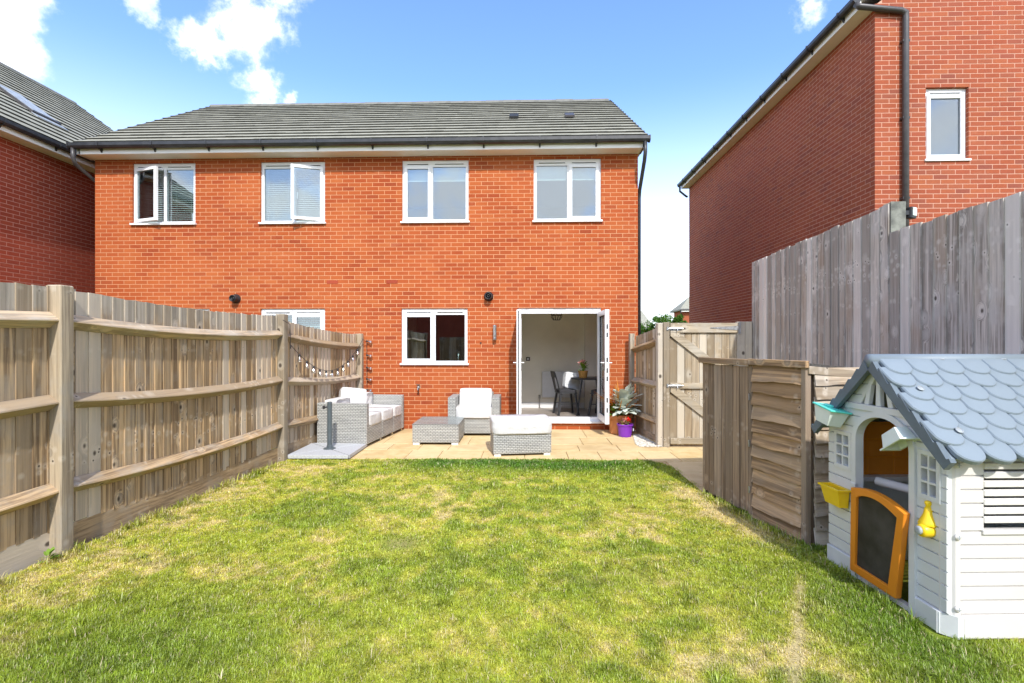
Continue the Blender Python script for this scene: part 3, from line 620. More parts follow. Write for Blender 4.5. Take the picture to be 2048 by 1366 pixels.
box('kitchen_unit', 'darkwood', house, -2.6, -1.0, 11.6, 12.3, .14, 2.3); box('worktop', 'darkwood', house, -2.7, -.9, D+.28, D+.85, 1.02, 1.06)
MB().tube([(-1.32, D+.4, 1.06), (-1.32, D+.4, 1.38), (-1.32, D+.46, 1.42), (-1.32, D+.54, 1.40), (-1.32, D+.55, 1.34)], .012, 8).build('kitchen_tap', 'chrome', house, smooth=True)

window(house, *wins[0], D, 'L', 17, 'slat', .5); window(house, *wins[1], D, 'R', 20, 'slat', .5)
window(house, *wins[2], D, 'L', 0, 'roller', .44); window(house, *wins[3], D, 'R', 0, 'roller', .52)
window(house, *wins[4], D, 'L', 0, None, .49); window(house, *wins[5], D, 'R', 0, 'slat', .5)
# neighbour's patio doors behind the fence
def leaf(parent, hinge, ang, wdt, z0, z1, sgn, plates=False):
    """glazed door leaf; local x from hinge"""
    lf = bpy.data.objects.new('door_leaf', None); C.objects.link(lf); lf.parent = parent; lf.location = hinge; lf.rotation_euler = (0, 0, ang); lf.empty_display_size = .1
    s = .085; f = lambda a: a*sgn
    MB().plate([0, f(s), f(wdt-s), f(wdt)], [z0, z0+s*1.3, z1-s, z1], lambda u, z: not (s < abs(u) < wdt-s and z0+s*1.3 < z < z1-s), lambda u, z, d: (u, d, z), -.034, .034).build('leaf_frame', 'upvc', lf)
    a, b = sorted((f(s), f(wdt-s))); box('pane', 'doorglass', lf, a, b, -.006, .006, z0+s*1.3, z1-s)
    MB().plate([a, a+.012, b-.012, b], [z0+s*1.3, z0+s*1.3+.012, z1-s-.012, z1-s], lambda u, z: not (a+.012 < u < b-.012 and z0+s*1.3+.012 < z < z1-s-.012), lambda u, z, d: (u, d, z), -.016, .016).build('gasket', 'slot', lf)
    zc = 1.22
    for sd in (-1, 1):
        h = MB().box(*sorted((f(wdt-.055), f(wdt-.03))), *sorted((sd*.034, sd*.043)), zc-.11, zc+.11).build('handle', 'chrome', lf, bevel=.003, seg=1)
        MB().tube([(f(wdt-.042), sd*.04, zc+.03), (f(wdt-.042), sd*.085, zc+.03), (f(wdt-.15), sd*.085, zc+.03)], .009, 8).build('handle_lever', 'upvc', lf)
    if not plates: box('edge_seal', 'slot', lf, *sorted((f(wdt+.0005), f(wdt+.003))), -.014, .004, z0+.02, z1-.02)
    for z in (.45, .62, .98, 1.12, 1.30, 1.72, 1.86) if plates else ():
        box('lock_plate', 'blackmetal', lf, *sorted((f(wdt+.0005), f(wdt+.004))), -.012, .012, z-.04, z+.04)
    return lf
y = D+.03
def door_frame(x0, x1, z0, z1):
    fw = .06
    MB().plate([x0, x0+fw, x1-fw, x1], [z0, z0+.085, z1-.095, z1], lambda u, z: not (x0+fw < u < x1-fw and z0+.085 < z < z1-.095), lambda u, z, d: (u, y+d, z), 0, .075).build('door_frame', 'upvc', house)
    for a, b in ((x0+.2, (x0+x1)/2-.12), ((x0+x1)/2+.12, x1-.2)): box('trickle_vent', 'upvc', house, a, b, y-.014, y-.002, z1-.05, z1-.022, bevel=.004); 
door_frame(*door_op[:2], .135, 2.227); door_frame(*nb_door[:2], .135, 2.227)
box('door_sill', 'upvc', house, door_op[0]-.03, door_op[1]+.03, D-.07, y-.002, .120, .152, bevel=.006)
leaf(house, (door_op[0]+.035, D-.012, 0), R(-90.5), .735, .215, 2.15, 1)
leaf(house, (door_op[1]-.030, D-.012, 0), R(91.5), .735, .215, 2.15, -1, True)
leaf(house, (nb_door[0]+.05, y+.03, 0), 0, .70, .215, 2.15, 1); leaf(house, (nb_door[1]-.05, y+.03, 0), 0, .69, .215, 2.15, -1)
# round flue terminals, vents
for x, z in ((-.700, 2.446), (-5.44, 2.415)):
    fl = MB().lathe([(.085, .02), (.088, -.02), (.07, -.035), (.066, -.10), (.062, -.13), (.05, -.13), (.048, -.03), (.030, -.03), (.028, -.12), (.016, -.12), (.015, -.02)], 24, ax='y').build('flue_terminal', 'blackmetal', house, loc=(x, D-.002, z), smooth=True)
for x in (-3.62, -2.50): box('air_brick', 'brick_left', house, x-.105, x+.105, D-.004, D+.05, 2.693, 2.755)
box('wall_plug', 'slot', house, -.86, -.835, D-.012, D+.02, 1.575, 1.60)
# eaves and roof
RY, RZ = 12.60, 7.73
extrude_line('fascia', 'fascia', house, [(.27, -.015), (.27, .145), (.29, .145), (.29, -.015)], (HX0-.09, D, EZ), (HX1+.06, D, EZ), (0, -1, 0))
extrude_line('soffit', 'fascia', house, [(-.02, -.012), (.268, -.012), (.268, .012), (-.02, .012)], (HX0-.09, D, EZ), (HX1+.06, D, EZ), (0, -1, 0))
for x in (HX0-.05, HX1+.02):
    MB().prism([(x, D-.29, EZ-.012), (x, D-.29, EZ+.17), (x, RY, RZ-.05), (x, RY, RZ-.22), (x, D+.15, EZ-.012)], (.025, 0, 0)).build('barge_board', 'fascia', house)
roof = bpy.data.objects.new('roof', None); C.objects.link(roof); roof.parent = house
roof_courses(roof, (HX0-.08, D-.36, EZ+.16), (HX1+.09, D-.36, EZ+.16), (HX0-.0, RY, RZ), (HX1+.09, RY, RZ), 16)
MB().add([(HX0-.08, D-.28, EZ+.14), (HX1+.06, D-.28, EZ+.14), (HX1+.06, RY, RZ-.05), (HX0-.08, RY, RZ-.05), (HX0-.08, D+7.2, EZ), (HX1+.06, D+7.2, EZ)], [(0, 1, 2, 3), (3, 2, 5, 4)]).build('roof_felt', 'tile', roof)
for k in range(23):
    a = HX0-.01+k*.445; MB().lathe([(.10, 0), (.105, .01), (.105, .43), (.098, .445)], 10, ax='x').build('ridge_tile', 'ridge', roof, loc=(a, RY, RZ-.055+random.uniform(-.006, .006)))
gutter(house, (HX0-.16, D-.292, EZ+.085), (HX1+.12, D-.292, EZ+.085), (0, -1, 0), 1.0, skip=.55)
def roofpt(x, t, up=0): return (x, D-.36+(RY-D+.36)*t, EZ+.16+(RZ-EZ-.16)*t+up)
for x in (-.36, .80):
    p = V(roofpt(x, .40)); q = V(roofpt(x, .47)); MB().obox(p+V((0, -.02, .045)), (.19, 0, 0), q-p, V((0, -.012, .035))).build('vent_tile', 'slot' if x < 0 else 'pipe', roof)
MB().tube([(HX1+.05, D-.35, EZ+.08), (HX1+.05, D-.35, EZ-.12), (HX1+.048, D-.30, EZ-.24), (HX1+.042, D+.05, EZ-.66), (HX1+.040, D+.09, EZ-.8), (HX1+.040, D+.09, .0)], .034, 10).build('downpipe', 'black', house, smooth=True)
MB().tube([(HX0-.10, D-.35, EZ+.08), (HX0-.10, D-.35, EZ-.10), (HX0-.10, D-.30, EZ-.20), (HX0-.06, D+.34, EZ-.50), (HX0-.05, D+.38, .0)], .036, 10).build('downpipe', 'pipe', house, smooth=True)

# ------------------------------------------------------------------ house on the left
LX, LZ = -9.2, 5.21
lh = thing('brick_house', 'dark red brick house at left edge with skylight in its long grey roof', 'house', (LX, 5., 0))
brickwall(lh, (0, 0, 0), (0, 1, 0), (1, 0, 0), 9.5, -.075, LZ, [], 'brick_left', 'mortar_left', singles=298, focus=(0, 4.6, 3.6))
box('rear_wall', 'mortar_left', lh, -9, -.11, 0, .1, 0, LZ); box('end_wall', 'mortar_left', lh, -9, -.11, 9.4, 9.5, 0, LZ)
extrude_line('fascia', 'fascia', lh, [(.27, -.015), (.27, .145), (.29, .145), (.29, -.015)], (0, -.2, LZ), (0, 9.6, LZ), (1, 0, 0))
extrude_line('soffit', 'fascia', lh, [(-.02, -.012), (.268, -.012), (.268, .012), (-.02, .012)], (0, -.2, LZ), (0, 9.6, LZ), (1, 0, 0))
lroof = bpy.data.objects.new('roof', None); C.objects.link(lroof); lroof.parent = lh
RX2, RZ2 = -4.5, 8.86
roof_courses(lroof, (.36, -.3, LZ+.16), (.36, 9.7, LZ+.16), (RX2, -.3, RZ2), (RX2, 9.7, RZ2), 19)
MB().add([(.28, -.25, LZ+.14), (.28, 9.6, LZ+.14), (RX2, 9.6, RZ2-.05), (RX2, -.25, RZ2-.05), (-9.2, 9.6, LZ), (-9.2, -.25, LZ)], [(0, 1, 2, 3), (3, 2, 4, 5)]).build('roof_felt', 'tile', lroof)
for k in range(22): MB().lathe([(.10, 0), (.105, .01), (.105, .43), (.098, .445)], 10, ax='y').build('ridge_tile', 'ridge', lroof, loc=(RX2, -.3+k*.45, RZ2-.05))
gutter(lh, (.292, -.3, LZ+.085), (.292, 9.7, LZ+.085), (1, 0, 0), 1.0)
MB().tube([(.35, 9.55, LZ+.08), (.35, 9.55, LZ-.12), (.1, 9.55, LZ-.4), (.09, 9.55, 0)], .035, 8).build('downpipe', 'pipe', lh)
e = V((RX2-.36, 0, RZ2-LZ-.16)); nrm2 = V((e.z, 0, -e.x)).normalized()
if nrm2.z < 0: nrm2 = -nrm2
def lrp(y, t): return V((.36, y, LZ+.16))+e*t
sk = MB().obox(lrp(4.75, .25)+nrm2*.02, (0, .62, 0), e*.19, nrm2*.055).build('skylight_frame', 'pipe', lroof)
MB().obox(lrp(4.80, .262)+nrm2*.076, (0, .52, 0), e*.165, nrm2*.008).build('skylight_pane', 'lead', lroof); MB().obox(lrp(4.80, .262)+nrm2*.0755, (0, .52, 0), e*.165, nrm2*-.004).build('skylight_blind', 'roller', lroof)  # opaque grey pane paints in the pale reflection of the sky
MB().obox(lrp(4.72, .22)+nrm2*.035, (0, .68, 0), e*.028, nrm2*.012).build('skylight_flashing', 'lead', lroof)
MB().obox(lrp(4.95, .66)+nrm2*.03, (0, .20, 0), e*.035, nrm2*.045).build('vent_tile', 'slot', lroof)

# ------------------------------------------------------------------ tall house on the right
QX, QY, QZ = 5.47, 7.945, 6.84
rh = thing('tall_brick_house', 'tall red brick house at right with one small window above the grey fence', 'house', (QX, QY, 0))
wr = (6.254-QX, 6.905-QX, 4.426, 5.585)
gz = lambda a: QZ+.05+min(a, 7.2-a)*.75
brickwall(rh, (0, 0, 0), (1, 0, 0), (0, -1, 0), 7.2, -.05, QZ, [wr], 'brick_right', 'mortar_right', singles=298, focus=(1.15, 0, 5.2), top=gz)
brickwall(rh, (0, .103, 0), (0, 1, 0), (-1, 0, 0), 8.80, -.05, QZ, [], 'brick_right', 'mortar_right', start=-.1)
box('end_wall', 'mortar_right', rh, .11, 7.2, 8.8, 8.9, 0, QZ); box('side_wall', 'mortar_right', rh, 7.1, 7.2, .11, 8.8, 0, QZ); box('inner_room', 'plaster', rh, .3, 4, .9, 1.0, 3, 6.6)
window(rh, *wr, 0.02, 'L', 0, None, 1.0)
extrude_line('fascia', 'fascia', rh, [(.23, -.015), (.23, .145), (.25, .145), (.25, -.015)], (0, -.03, QZ), (0, 8.95, QZ), (-1, 0, 0))
extrude_line('soffit', 'fascia', rh, [(-.02, -.012), (.228, -.012), (.228, .012), (-.02, .012)], (0, -.03, QZ), (0, 8.95, QZ), (-1, 0, 0))
gutter(rh, (-.252, -.05, QZ+.085), (-.252, 8.98, QZ+.085), (-1, 0, 0), .9)
rroof = bpy.data.objects.new('roof', None); C.objects.link(rroof); rroof.parent = rh
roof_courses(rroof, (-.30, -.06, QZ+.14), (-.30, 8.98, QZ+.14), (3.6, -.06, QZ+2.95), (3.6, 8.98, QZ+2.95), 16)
MB().add([(-.24, -.04, QZ+.10), (-.24, 8.95, QZ+.10), (3.6, 8.95, QZ+2.9), (3.6, -.04, QZ+2.9), (7.4, 8.95, QZ), (7.4, -.04, QZ)], [(0, 1, 2, 3), (3, 2, 4, 5)]).build('roof_felt', 'tile', rroof)
MB().tube([(-.31, -.02, QZ+.06), (-.27, -.05, QZ+.0), (.36, -.055, QZ-.075), (.432, -.055, QZ-.11), (.432, -.055, QZ-.2), (.432, -.055, .1)], .045, 12).build('downpipe', 'pipe', rh, smooth=True)
for z in (QZ-.55, QZ-1.75, QZ-3.0): box('pipe_clip', 'black', rh, .378, .486, -.075, .0, z-.018, z+.018)
MB().tube([(-.30, 8.93, QZ+.06), (-.30, 8.93, QZ-.10), (-.10, 8.90, QZ-.28), (-.05, 8.9, QZ-.3)], .035, 8).build('downpipe', 'black', rh)

# ------------------------------------------------------------------ far houses, trees, and what the kitchen window mirrors
def far_house(label, x0, x1, y0, y1, ez, rz, hip, wallm):
    h = thing('far_house', label, 'house', ((x0+x1)/2, y0, 0)); w = (x1-x0)/2; d = y1-y0
    box('wall', wallm, h, -w, w, 0, d, 0, ez)
    MB().add([(-w-.3, -.35, ez), (w+.3, -.35, ez), (w+.3, d+.35, ez), (-w-.3, d+.35, ez), (-w+hip, d/2, rz), (w-hip, d/2, rz), (-w-.3, -.35, ez-.12), (w+.3, -.35, ez-.12), (w+.3, d+.35, ez-.12), (-w-.3, d+.35, ez-.12)],
             [(0, 1, 5, 4), (1, 2, 5), (2, 3, 4, 5), (3, 0, 4), (6, 7, 1, 0), (7, 8, 2, 1), (8, 9, 3, 2), (9, 6, 0, 3), (9, 8, 7, 6)]).build('roof', 'tile', h)
    box('fascia', 'fascia', h, -w-.29, w+.29, -.37, -.352, ez-.22, ez-.02)
    MB().tube([(-w-.28, -.42, ez-.03), (w+.28, -.42, ez-.03)], .07, 8).build('gutter', 'black', h)
    return h, w, d
h1, w_, d_2 = far_house('distant house with grey hipped roof seen past the brick corner', 7.2, 17.6, 70, 78, 3.95, 6.6, .5, 'brick_left')
for x in (3.9,): 
    box('window', 'upvc', h1, x-.6, x+.6, -.03, .02, 2.2, 3.4)
h2, w2_, d2_ = far_house('far brick house whose eave peeps out beside the tall house', 14.0, 24, 45, 47.5, 4.75, 6.0, 1.0, 'brick_right')
MB().tube([(-w2_-.25, -.4, 4.7), (-w2_-.25, -.4, 4.45), (-w2_-.05, -.1, 4.2), (-w2_-.05, -.1, 0)], .06, 8).build('downpipe', 'black', h2)
def tree(label, x, y, z0, h, rad, n, seed):
    r = random.Random(seed); t = thing('tree', label, 'tree', (x, y, 0), 0, 'trees beyond the gate')
    MB().tube([(0, 0, -.1), (.05, 0, z0*.5), (0, .1, z0+h*.3), (.1, 0, z0+h*.75)], [.22, .17, .12, .04], 8).build('trunk', 'bark', t)
    m = MB()
    cl = [(V((r.gauss(0, rad*.5), r.gauss(0, rad*.5), z0+h*r.random())), rad*r.uniform(.22, .42)) for _ in range(26)]
    for _ in range(n):
        c, q = r.choice(cl); d = V((r.gauss(0, 1), r.gauss(0, 1), r.gauss(0, 1))).normalized()*q*r.uniform(.5, 1.05); p = c+d; a = V((r.gauss(0, 1), r.gauss(0, 1), r.gauss(0, 1))).normalized(); b = a.orthogonal().normalized(); s = r.uniform(.07, .16)
        m.add([p-a*s, p+b*s*.5, p+a*s, p-b*s*.5], [(0, 1, 2, 3)])
    stuff(m.build('crown', 'tree', t))
tree('leafy green tree top peeping up between the house corner and gate post', 15.3, 58, 2.2, 2.6, 1.7, 2600, 1)
tree('leafy green tree tucked against the far brick house wall', 12.75, 42.5, 1.6, 2.4, .75, 2200, 2)
tree('low green tree crown just above the side fence boards', 13.6, 60, 1.8, 2.1, 1.6, 2200, 3)

# ------------------------------------------------------------------ left garden fence
def rail(parent, a, b, sag, nrm, mat='fence_y', s=.098, n=9):
    """triangular arris rail that sags between two points"""
    a, b, nrm = V(a), V(b), V(nrm); m = MB(); vs = []
    for i in range(n):
        t = i/(n-1); p = a.lerp(b, t)+V((0, 0, -sag*4*t*(1-t))); vs += [p+V((0, 0, s*.62)), p+nrm*s*.74+V((0, 0, s*.06)), p+nrm*s*.76+V((0, 0, -s*.04)), p+V((0, 0, -s*.58))]
    fs = [tuple(4*i+k for k in (0, 1))+tuple(4*i+4+k for k in (1, 0)) for i in range(n-1)]+[(4*i+1, 4*i+2, 4*i+6, 4*i+5) for i in range(n-1)]+[(4*i+2, 4*i+3, 4*i+7, 4*i+6) for i in range(n-1)]+[(4*i+3, 4*i, 4*i+4, 4*i+7) for i in range(n-1)]+[(3, 2, 1, 0), (4*n-4, 4*n-3, 4*n-2, 4*n-1)]
    return m.add(vs, fs).build('rail', mat, parent)
def featherboard(parent, p, d, nrm, w, z0, z1, mat, thick=.016, rnd=random, taper=True):
    """one feather-edged board: starts at p, runs w along d; thick edge first"""
    p, d, n = V(p), V(d), V(nrm); lean = rnd.uniform(-.006, .006); za, zb = z1+rnd.uniform(-.006, .006), z1+rnd.uniform(-.006, .006); t2 = thick*.35 if taper else thick
    lo = [p+V((0, 0, z0)), p+d*w+V((0, 0, z0))]; hi = [p+d*lean+V((0, 0, za)), p+d*(w+lean)+V((0, 0, zb))]
    vs = [lo[0], lo[1], lo[1]+n*t2, lo[0]+n*thick, hi[0], hi[1], hi[1]+n*t2, hi[0]+n*thick]
    return MB().add(vs, [(0, 1, 2, 3), (7, 6, 5, 4), (0, 4, 5, 1), (1, 5, 6, 2), (2, 6, 7, 3), (3, 7, 4, 0)]).build('board', mat, parent)
def post(parent, x, y, d, n, w, t, z, mat='post_z', name='post', chamfer=.008):
    d, n = V(d), V(n); return MB().obox(V((x, y, -.1))-d*w/2, d*w, n*t, V((0, 0, z+.1))).build(name, mat, parent, bevel=chamfer, seg=1)
lf = thing('garden_fence', 'weathered closeboard fence with thick posts and sagging rails along the left', 'fence', (FENCE[1][0], FENCE[1][1], 0))
rf_ = random.Random(21)
F0 = V((FENCE[1][0], FENCE[1][1], 0))
spec = [  # bay ends: top height, rail heights
    (0, 1, (1.97, 1.985), ((1.70, 1.74), (1.05, 1.13), (.45, .475)), .02),
    (1, 2, (1.985, 1.945), ((1.735, 1.695), (1.13, 1.08), (.48, .465)), .05),
    (2, 3, (1.895, 1.745), ((1.675, 1.53), (1.065, .96), (.465, .42)), .035)]
for i, j, tops, rails, sag in spec:
    A, B = V((*FENCE[i], 0))-F0, V((*FENCE[j], 0))-F0; d = (B-A).normalized(); n = V((d.y, -d.x, 0)); L = (B-A).length; u = .03
    while u < L-.03:
        w = min(rf_.uniform(.098, .118), L-u-.01); t = (u+w/2)/L; z1 = tops[0]+(tops[1]-tops[0])*t-sag*4*t*(1-t)*.9; z0 = .165+(.03 if i else 0)*(1-2*t)**2
        featherboard(lf, A+d*u-n*.075, d, n, w+.014, z0-sag*.6*4*t*(1-t), z1, 'fence_z', .017, rf_); u += w
    for ra, rb in rails: rail(lf, A+d*.03+V((0, 0, ra-.005))-n*.057, B-d*.03+V((0, 0, rb-.005))-n*.057, sag, n)
    MB().obox(A+d*.05-n*.085+V((0, 0, -.08)), d*(L-.1), n*.022, V((0, 0, .25))).build('gravel_board', 'fence_y', lf)
for i, z in ((0, 2.0), (1, 1.995), (2, 1.965), (3, 1.76)):
    A = V((*FENCE[i], 0))-F0; B = V((*FENCE[min(i+1, 3)], 0))-F0 if i < 3 else A+(A-(V((*FENCE[2], 0))-F0)); d = (B-A).normalized(); n = V((d.y, -d.x, 0)); post(lf, *(A-n*.095-d*.0).xy, d, n, .105 if i < 3 else .09, .125, z)

# festoon lights
sl = thing('string_lights', 'black cable string lights with clear bulbs hung along the left fence', 'string lights', (-3.25, 6.6, 1.6))
P2, P3 = V((-3.270, 6.578, 0)), V((-3.057, 9.05, 0)); d23 = (P3-P2).normalized(); L23 = (P3-P2).length; o_ = V((-3.25, 6.6, 1.6))
def on23(t, z, out=.03): return P2+d23*(L23*t)+V((d23.y, -d23.x, 0))*out+V((0, 0, z))-o_
zt_ = lambda t: 1.60-.46*math.sin(math.pi*min(1, max(0, (t-.02)/.96)))**.9
path = [on23(-.05, 1.88, .06), on23(.01, 1.83, .07), on23(.03, 1.50, .05)]+[on23(.05+.9*k/24, zt_(.05+.9*k/24)) for k in range(25)]
path += [V((-3.0, 8.98, 1.66))-o_, V((-2.955, 9.06, 1.60))-o_, V((-2.955, 9.075, 1.2))-o_, V((-2.955, 9.075, .8))-o_]
MB().tube(path, .005, 6).build('cable', 'blackmetal', sl)
mb_b = MB().lathe([(.010, 0), (.014, -.012), (.024, -.035), (.031, -.052), (.026, -.074), (.008, -.080)], 12).mesh('bulb', smooth=True); mb_s = MB().lathe([(.012, .03), (.016, .025), (.016, -.005), (.012, -.01)], 10).mesh('socket', smooth=True)
for k in range(11):
    t = .13+.78*k/10; p = on23(t, zt_(t)-.03, .035); s_ = link('socket', mb_s, 'blackmetal', sl, p); link('bulb', mb_b, 'bulb', s_)
for z in (1.62, 1.36, 1.13, .92, .72):
    s_ = link('socket', mb_s, 'blackmetal', sl, V((-2.935, 9.06, z))-o_, (0, R(-75), 0)); link('bulb', mb_b, 'bulb', s_)

# ------------------------------------------------------------------ side fence, gate and tall fence on the right
sf = thing('side_fence', 'narrow fence panel with rails between the house corner and gate', 'fence', (1.93, 8.85, 0))
A, B = V((1.925, 8.95, 0)), V((2.10, 7.66, 0)); O_ = V((1.93, 8.85, 0)); d = (B-A).normalized(); n = V((d.y, -d.x, 0))
if n.x > 0: n = -n
Ls = (B-A).length; u = .05
while u < Ls-.05:
    w = .098; t = u/Ls; featherboard(sf, A-O_+d*u-n*.03, d, n, min(w+.012, Ls-.05-u), .05, 1.70+.17*t, 'fence_z', .017, rf_); u += w
for a, b in ((1.47, 1.62), (.915, .915), (.34, .335)): rail(sf, A-O_+d*.05+V((0, 0, a)), B-O_-d*.04+V((0, 0, b)), .0, n)
MB().obox(A-O_+d*.05-n*.035+V((0, 0, -.06)), d*(Ls-.1), n*.022, V((0, 0, .17))).build('gravel_board', 'fence_y', sf)
post(sf, *(A-O_).xy, d, n, .09, .085, 1.755); post(sf, *(B-O_+n*.01).xy, d, n, .10, .10, 1.885)
gt = thing('garden_gate', 'weathered wooden ledge and brace gate with galvanised bolts and strap hinge', 'gate', (2.18, 7.6, 0))
gw = 1.013; gp = MB().box(-.105, -.012, -.03, .07, -.05, 1.895).build('gate_post', 'post_z', gt, bevel=.006, seg=1)
u = 0
for k in range(9):
    w = gw/9; MB().box(u+.002, u+w-.002, .02, .042, .02, 1.880+rf_.uniform(-.006, .006)).build('board', 'gate_z', gt, bevel=.003, seg=1); u += w
for z0, z1, x0 in ((1.737, 1.885, 0.002), (.885, .972, .002), (.045, .135, .002)): MB().box(x0, gw-.004, -.014, .018, z0, z1).build('ledge', 'gate_x', gt, bevel=.004, seg=1)
for za, zb in ((1.735, .972), (.884, .137)):
    h = .10; k_ = (za-zb)/(gw-.01); MB().prism([(.004, -.013, za), (.13, -.013, za), (gw-.006, -.013, zb+.13*k_*.75), (gw-.006, -.013, zb), (gw-.10, -.013, zb), (.004, -.013, za-.12*k_*.55)], (0, .030, 0)).build('brace', 'gate_x', gt, bevel=.003, seg=1)
MB().box(1.015, 1.130, -.0, .09, -.05, 1.905).build('hinge_post', 'post_z', gt, bevel=.005, seg=1); MB().box(1.134, 1.235, .0, .09, -.05, 1.905).build('filler_post', 'gate_z', gt, bevel=.005, seg=1)
MB().prism([(1.02, -.02, 1.84), (1.02, -.02, 1.775), (.60, -.02, 1.802), (.60, -.02, 1.815)], (0, .005, 0)).build('strap_hinge', 'galv', gt)
MB().box(1.025, 1.06, -.012, -.002, 1.72, 1.90).build('hinge_plate', 'galv', gt)
MB().prism([(1.02, -.02, .18), (1.02, -.02, .115), (.60, -.02, .085), (.60, -.02, .10)], (0, .005, 0)).build('strap_hinge', 'galv', gt)
for z in (1.80, .935):
    b = MB().box(.0, .16, -.022, -.0145, z-.028, z+.022).build('bolt_plate', 'galv', gt); MB().tube([(-.05, -.034, z), (.19, -.034, z)], .008, 8).build('bolt', 'chrome', gt); MB().tube([(.10, -.034, z), (.10, -.06, z-.04)], .006, 6).build('bolt_knob', 'galv', gt)
    MB().box(-.06, -.03, -.045, -.03, z-.025, z+.025).build('bolt_keep', 'galv', gt)
tf = thing('tall_fence', 'tall silver grey closeboard fence stepping down beside the playhouse', 'fence', (3.44, 4.787, 0))
u = 0; rt = random.Random(5)
while u < 2.86:
    w = min(rt.uniform(.112, .135), 2.863-u); z = 2.885-.075*(u+w/2)/2.86; featherboard(tf, (0, u, 0), (0, 1, 0), (-1, 0, 0), w+.012 if u+w < 2.85 else w, .0, z+rt.uniform(-.012, .004), 'tall_z', .020, rt); u += w
u = -.004
while u > -3.0:
    w = rt.uniform(.112, .135); featherboard(tf, (-.002, u-w, 0), (0, 1, 0), (-1, 0, 0), w+.010 if u < -.1 else w, .0, 2.612+.006*u*0+rt.uniform(-.012, .006), 'tall_z', .020, rt); u -= w
MB().box(.003, .130, -.002, .105, -.1, 2.905).build('end_post', 'compost' if 0 else 'post_z', tf, bevel=.004, seg=1)
MB().box(-.004, .134, -.012, -.004, 2.50, 2.905).build('lead_cap', plain('mossy_lead', (.16, .165, .14), .55, .4, var=.5, scale=9), tf)
for z in (.5, 1.5, 2.35): MB().box(.002, .08, .105, 2.85, z, z+.075).build('back_rail', 'fence_y', tf); 
for z in (.5, 1.4, 2.2): MB().box(.002, .08, -3.0, -.01, z+.002, z+.077).build('back_rail', 'fence_y', tf)
fl_ = thing('floodlight', 'small black security floodlight at the step of the tall fence', 'light', (3.60, 4.80, 2.80))
MB().box(.0, .075, -.045, .01, -.055, .055).build('body', 'blackmetal', fl_, bevel=.01, rot=(0, 0, R(25))); MB().box(.010, .065, -.052, -.046, -.03, .045).build('lens', 'frost', fl_, rot=(0, 0, R(25)))
MB().box(-.04, .01, -.02, .02, -.02, .02).build('bracket', 'blackmetal', fl_)
# back of the garden and house behind, mirrored in the panes
bf = thing('back_fence', 'closeboard fence closing the garden behind the viewer', 'fence', (0, -2.6, 0))
u = -3.7
while u < 3.5: featherboard(bf, (u, 0, 0), (1, 0, 0), (0, 1, 0), .15, 0, 1.85, 'fence_z', .018, rf_); u += .14
hb, wb_, db_ = far_house('brick house behind the garden mirrored in the kitchen window', -9, 8, -23, -14, 5.2, 8.2, 1, 'brick_left')

# ------------------------------------------------------------------ gravel
def gravel():
    r = random.Random(9); m = MB()
    for _ in range(1500):
        t = r.random(); s = r.random(); y = 8.55-1.0*t; xr = 1.925+.135*(8.85-y)-.04; wdt = .10+.30*t if t < .8 else .34; x = xr-wdt*s; q = r.uniform(.007, .017); a = r.uniform(0, 3); z = r.uniform(.0, .012)
        vs = [V((q*r.uniform(.7, 1.3)*math.cos(a+k*1.571), q*r.uniform(.7, 1.3)*math.sin(a+k*1.571), 0)) for k in range(4)]+[V((0, 0, q*.8)), V((0, 0, -q*.6))]; m.add([v+V((x, y, z+.004)) for v in vs], [(0, 1, 4), (1, 2, 4), (2, 3, 4), (3, 0, 4), (1, 0, 5), (2, 1, 5), (3, 2, 5), (0, 3, 5)])
    stuff(tag(m.build('gravel', 'stone'), 'strip of pale gravel at the foot of the side fence', 'gravel'))
gravel()

# ------------------------------------------------------------------ shed
S0, S1 = V((2.194, 3.922, 0)), V((1.873, 5.26, 0)); sd = (S1-S0).normalized(); ang = math.atan2(-sd.x, sd.y)
shed = thing('timber_shed', 'low brown timber store with lap boards beside the playhouse', 'shed', S0, ang)   # local y runs along its front, x into its depth
rsd = random.Random(31); SL, SDp, SH = 1.376, .80, 1.375
def lap(parent, a, b, nrm, z, h, mat, droop=0., bow=0.):
    """one waney lap board from a to b"""
    a, b, n = V(a), V(b), V(nrm); k = 9; vs = []; ph = rsd.uniform(0, 6)
    for i in range(k):
        t = i/(k-1); p = a.lerp(b, t); e = .006*math.sin(t*5+ph)+.003*math.sin(t*17+ph*2)-droop*t; o = bow*4*t*(1-t)+.004*math.sin(3*t+ph)
        vs += [p+V((0, 0, z+e))+n*(.032+o), p+V((0, 0, z+h+.02))+n*(.006+o*.4), p+V((0, 0, z+h+.02))+n*.001, p+V((0, 0, z+e))+n*(.014+o)]
    fs = [(4*i+j, 4*i+(j+1) % 4, 4*i+4+(j+1) % 4, 4*i+4+j) for i in range(k-1) for j in range(4)]+[(3, 2, 1, 0), (4*k-4, 4*k-3, 4*k-2, 4*k-1)]
    MB().add(vs, fs).build('lap_board', mat, parent)
seam = .642
for k in range(12):
    z = -.01+k*.1135; lap(shed, (0, .045, 0), (0, seam-.02, 0), (-1, 0, 0), z, min(.1135, SH-z-.02), 'shed_y', rsd.uniform(-.006, .012), rsd.uniform(0, .008))
    if .03 < 1: lap(shed, (.045, 0, 0), (SDp, 0, 0), (0, -1, 0), z, min(.1135, SH-z-.02), 'shed_x', rsd.uniform(-.004, .006), rsd.uniform(0, .006))
u = seam+.03
for w in (.125, .10, .115, .06, .12, .085, .09):
    w = min(w, SL-.02-u)
    if w > .02: featherboard(shed, (-.004, u, 0), (0, 1, 0), (-1, 0, 0), w-.009, .02+rsd.uniform(0, .03), SH-.02, 'shed_z', .018, rsd, False)
    u += w
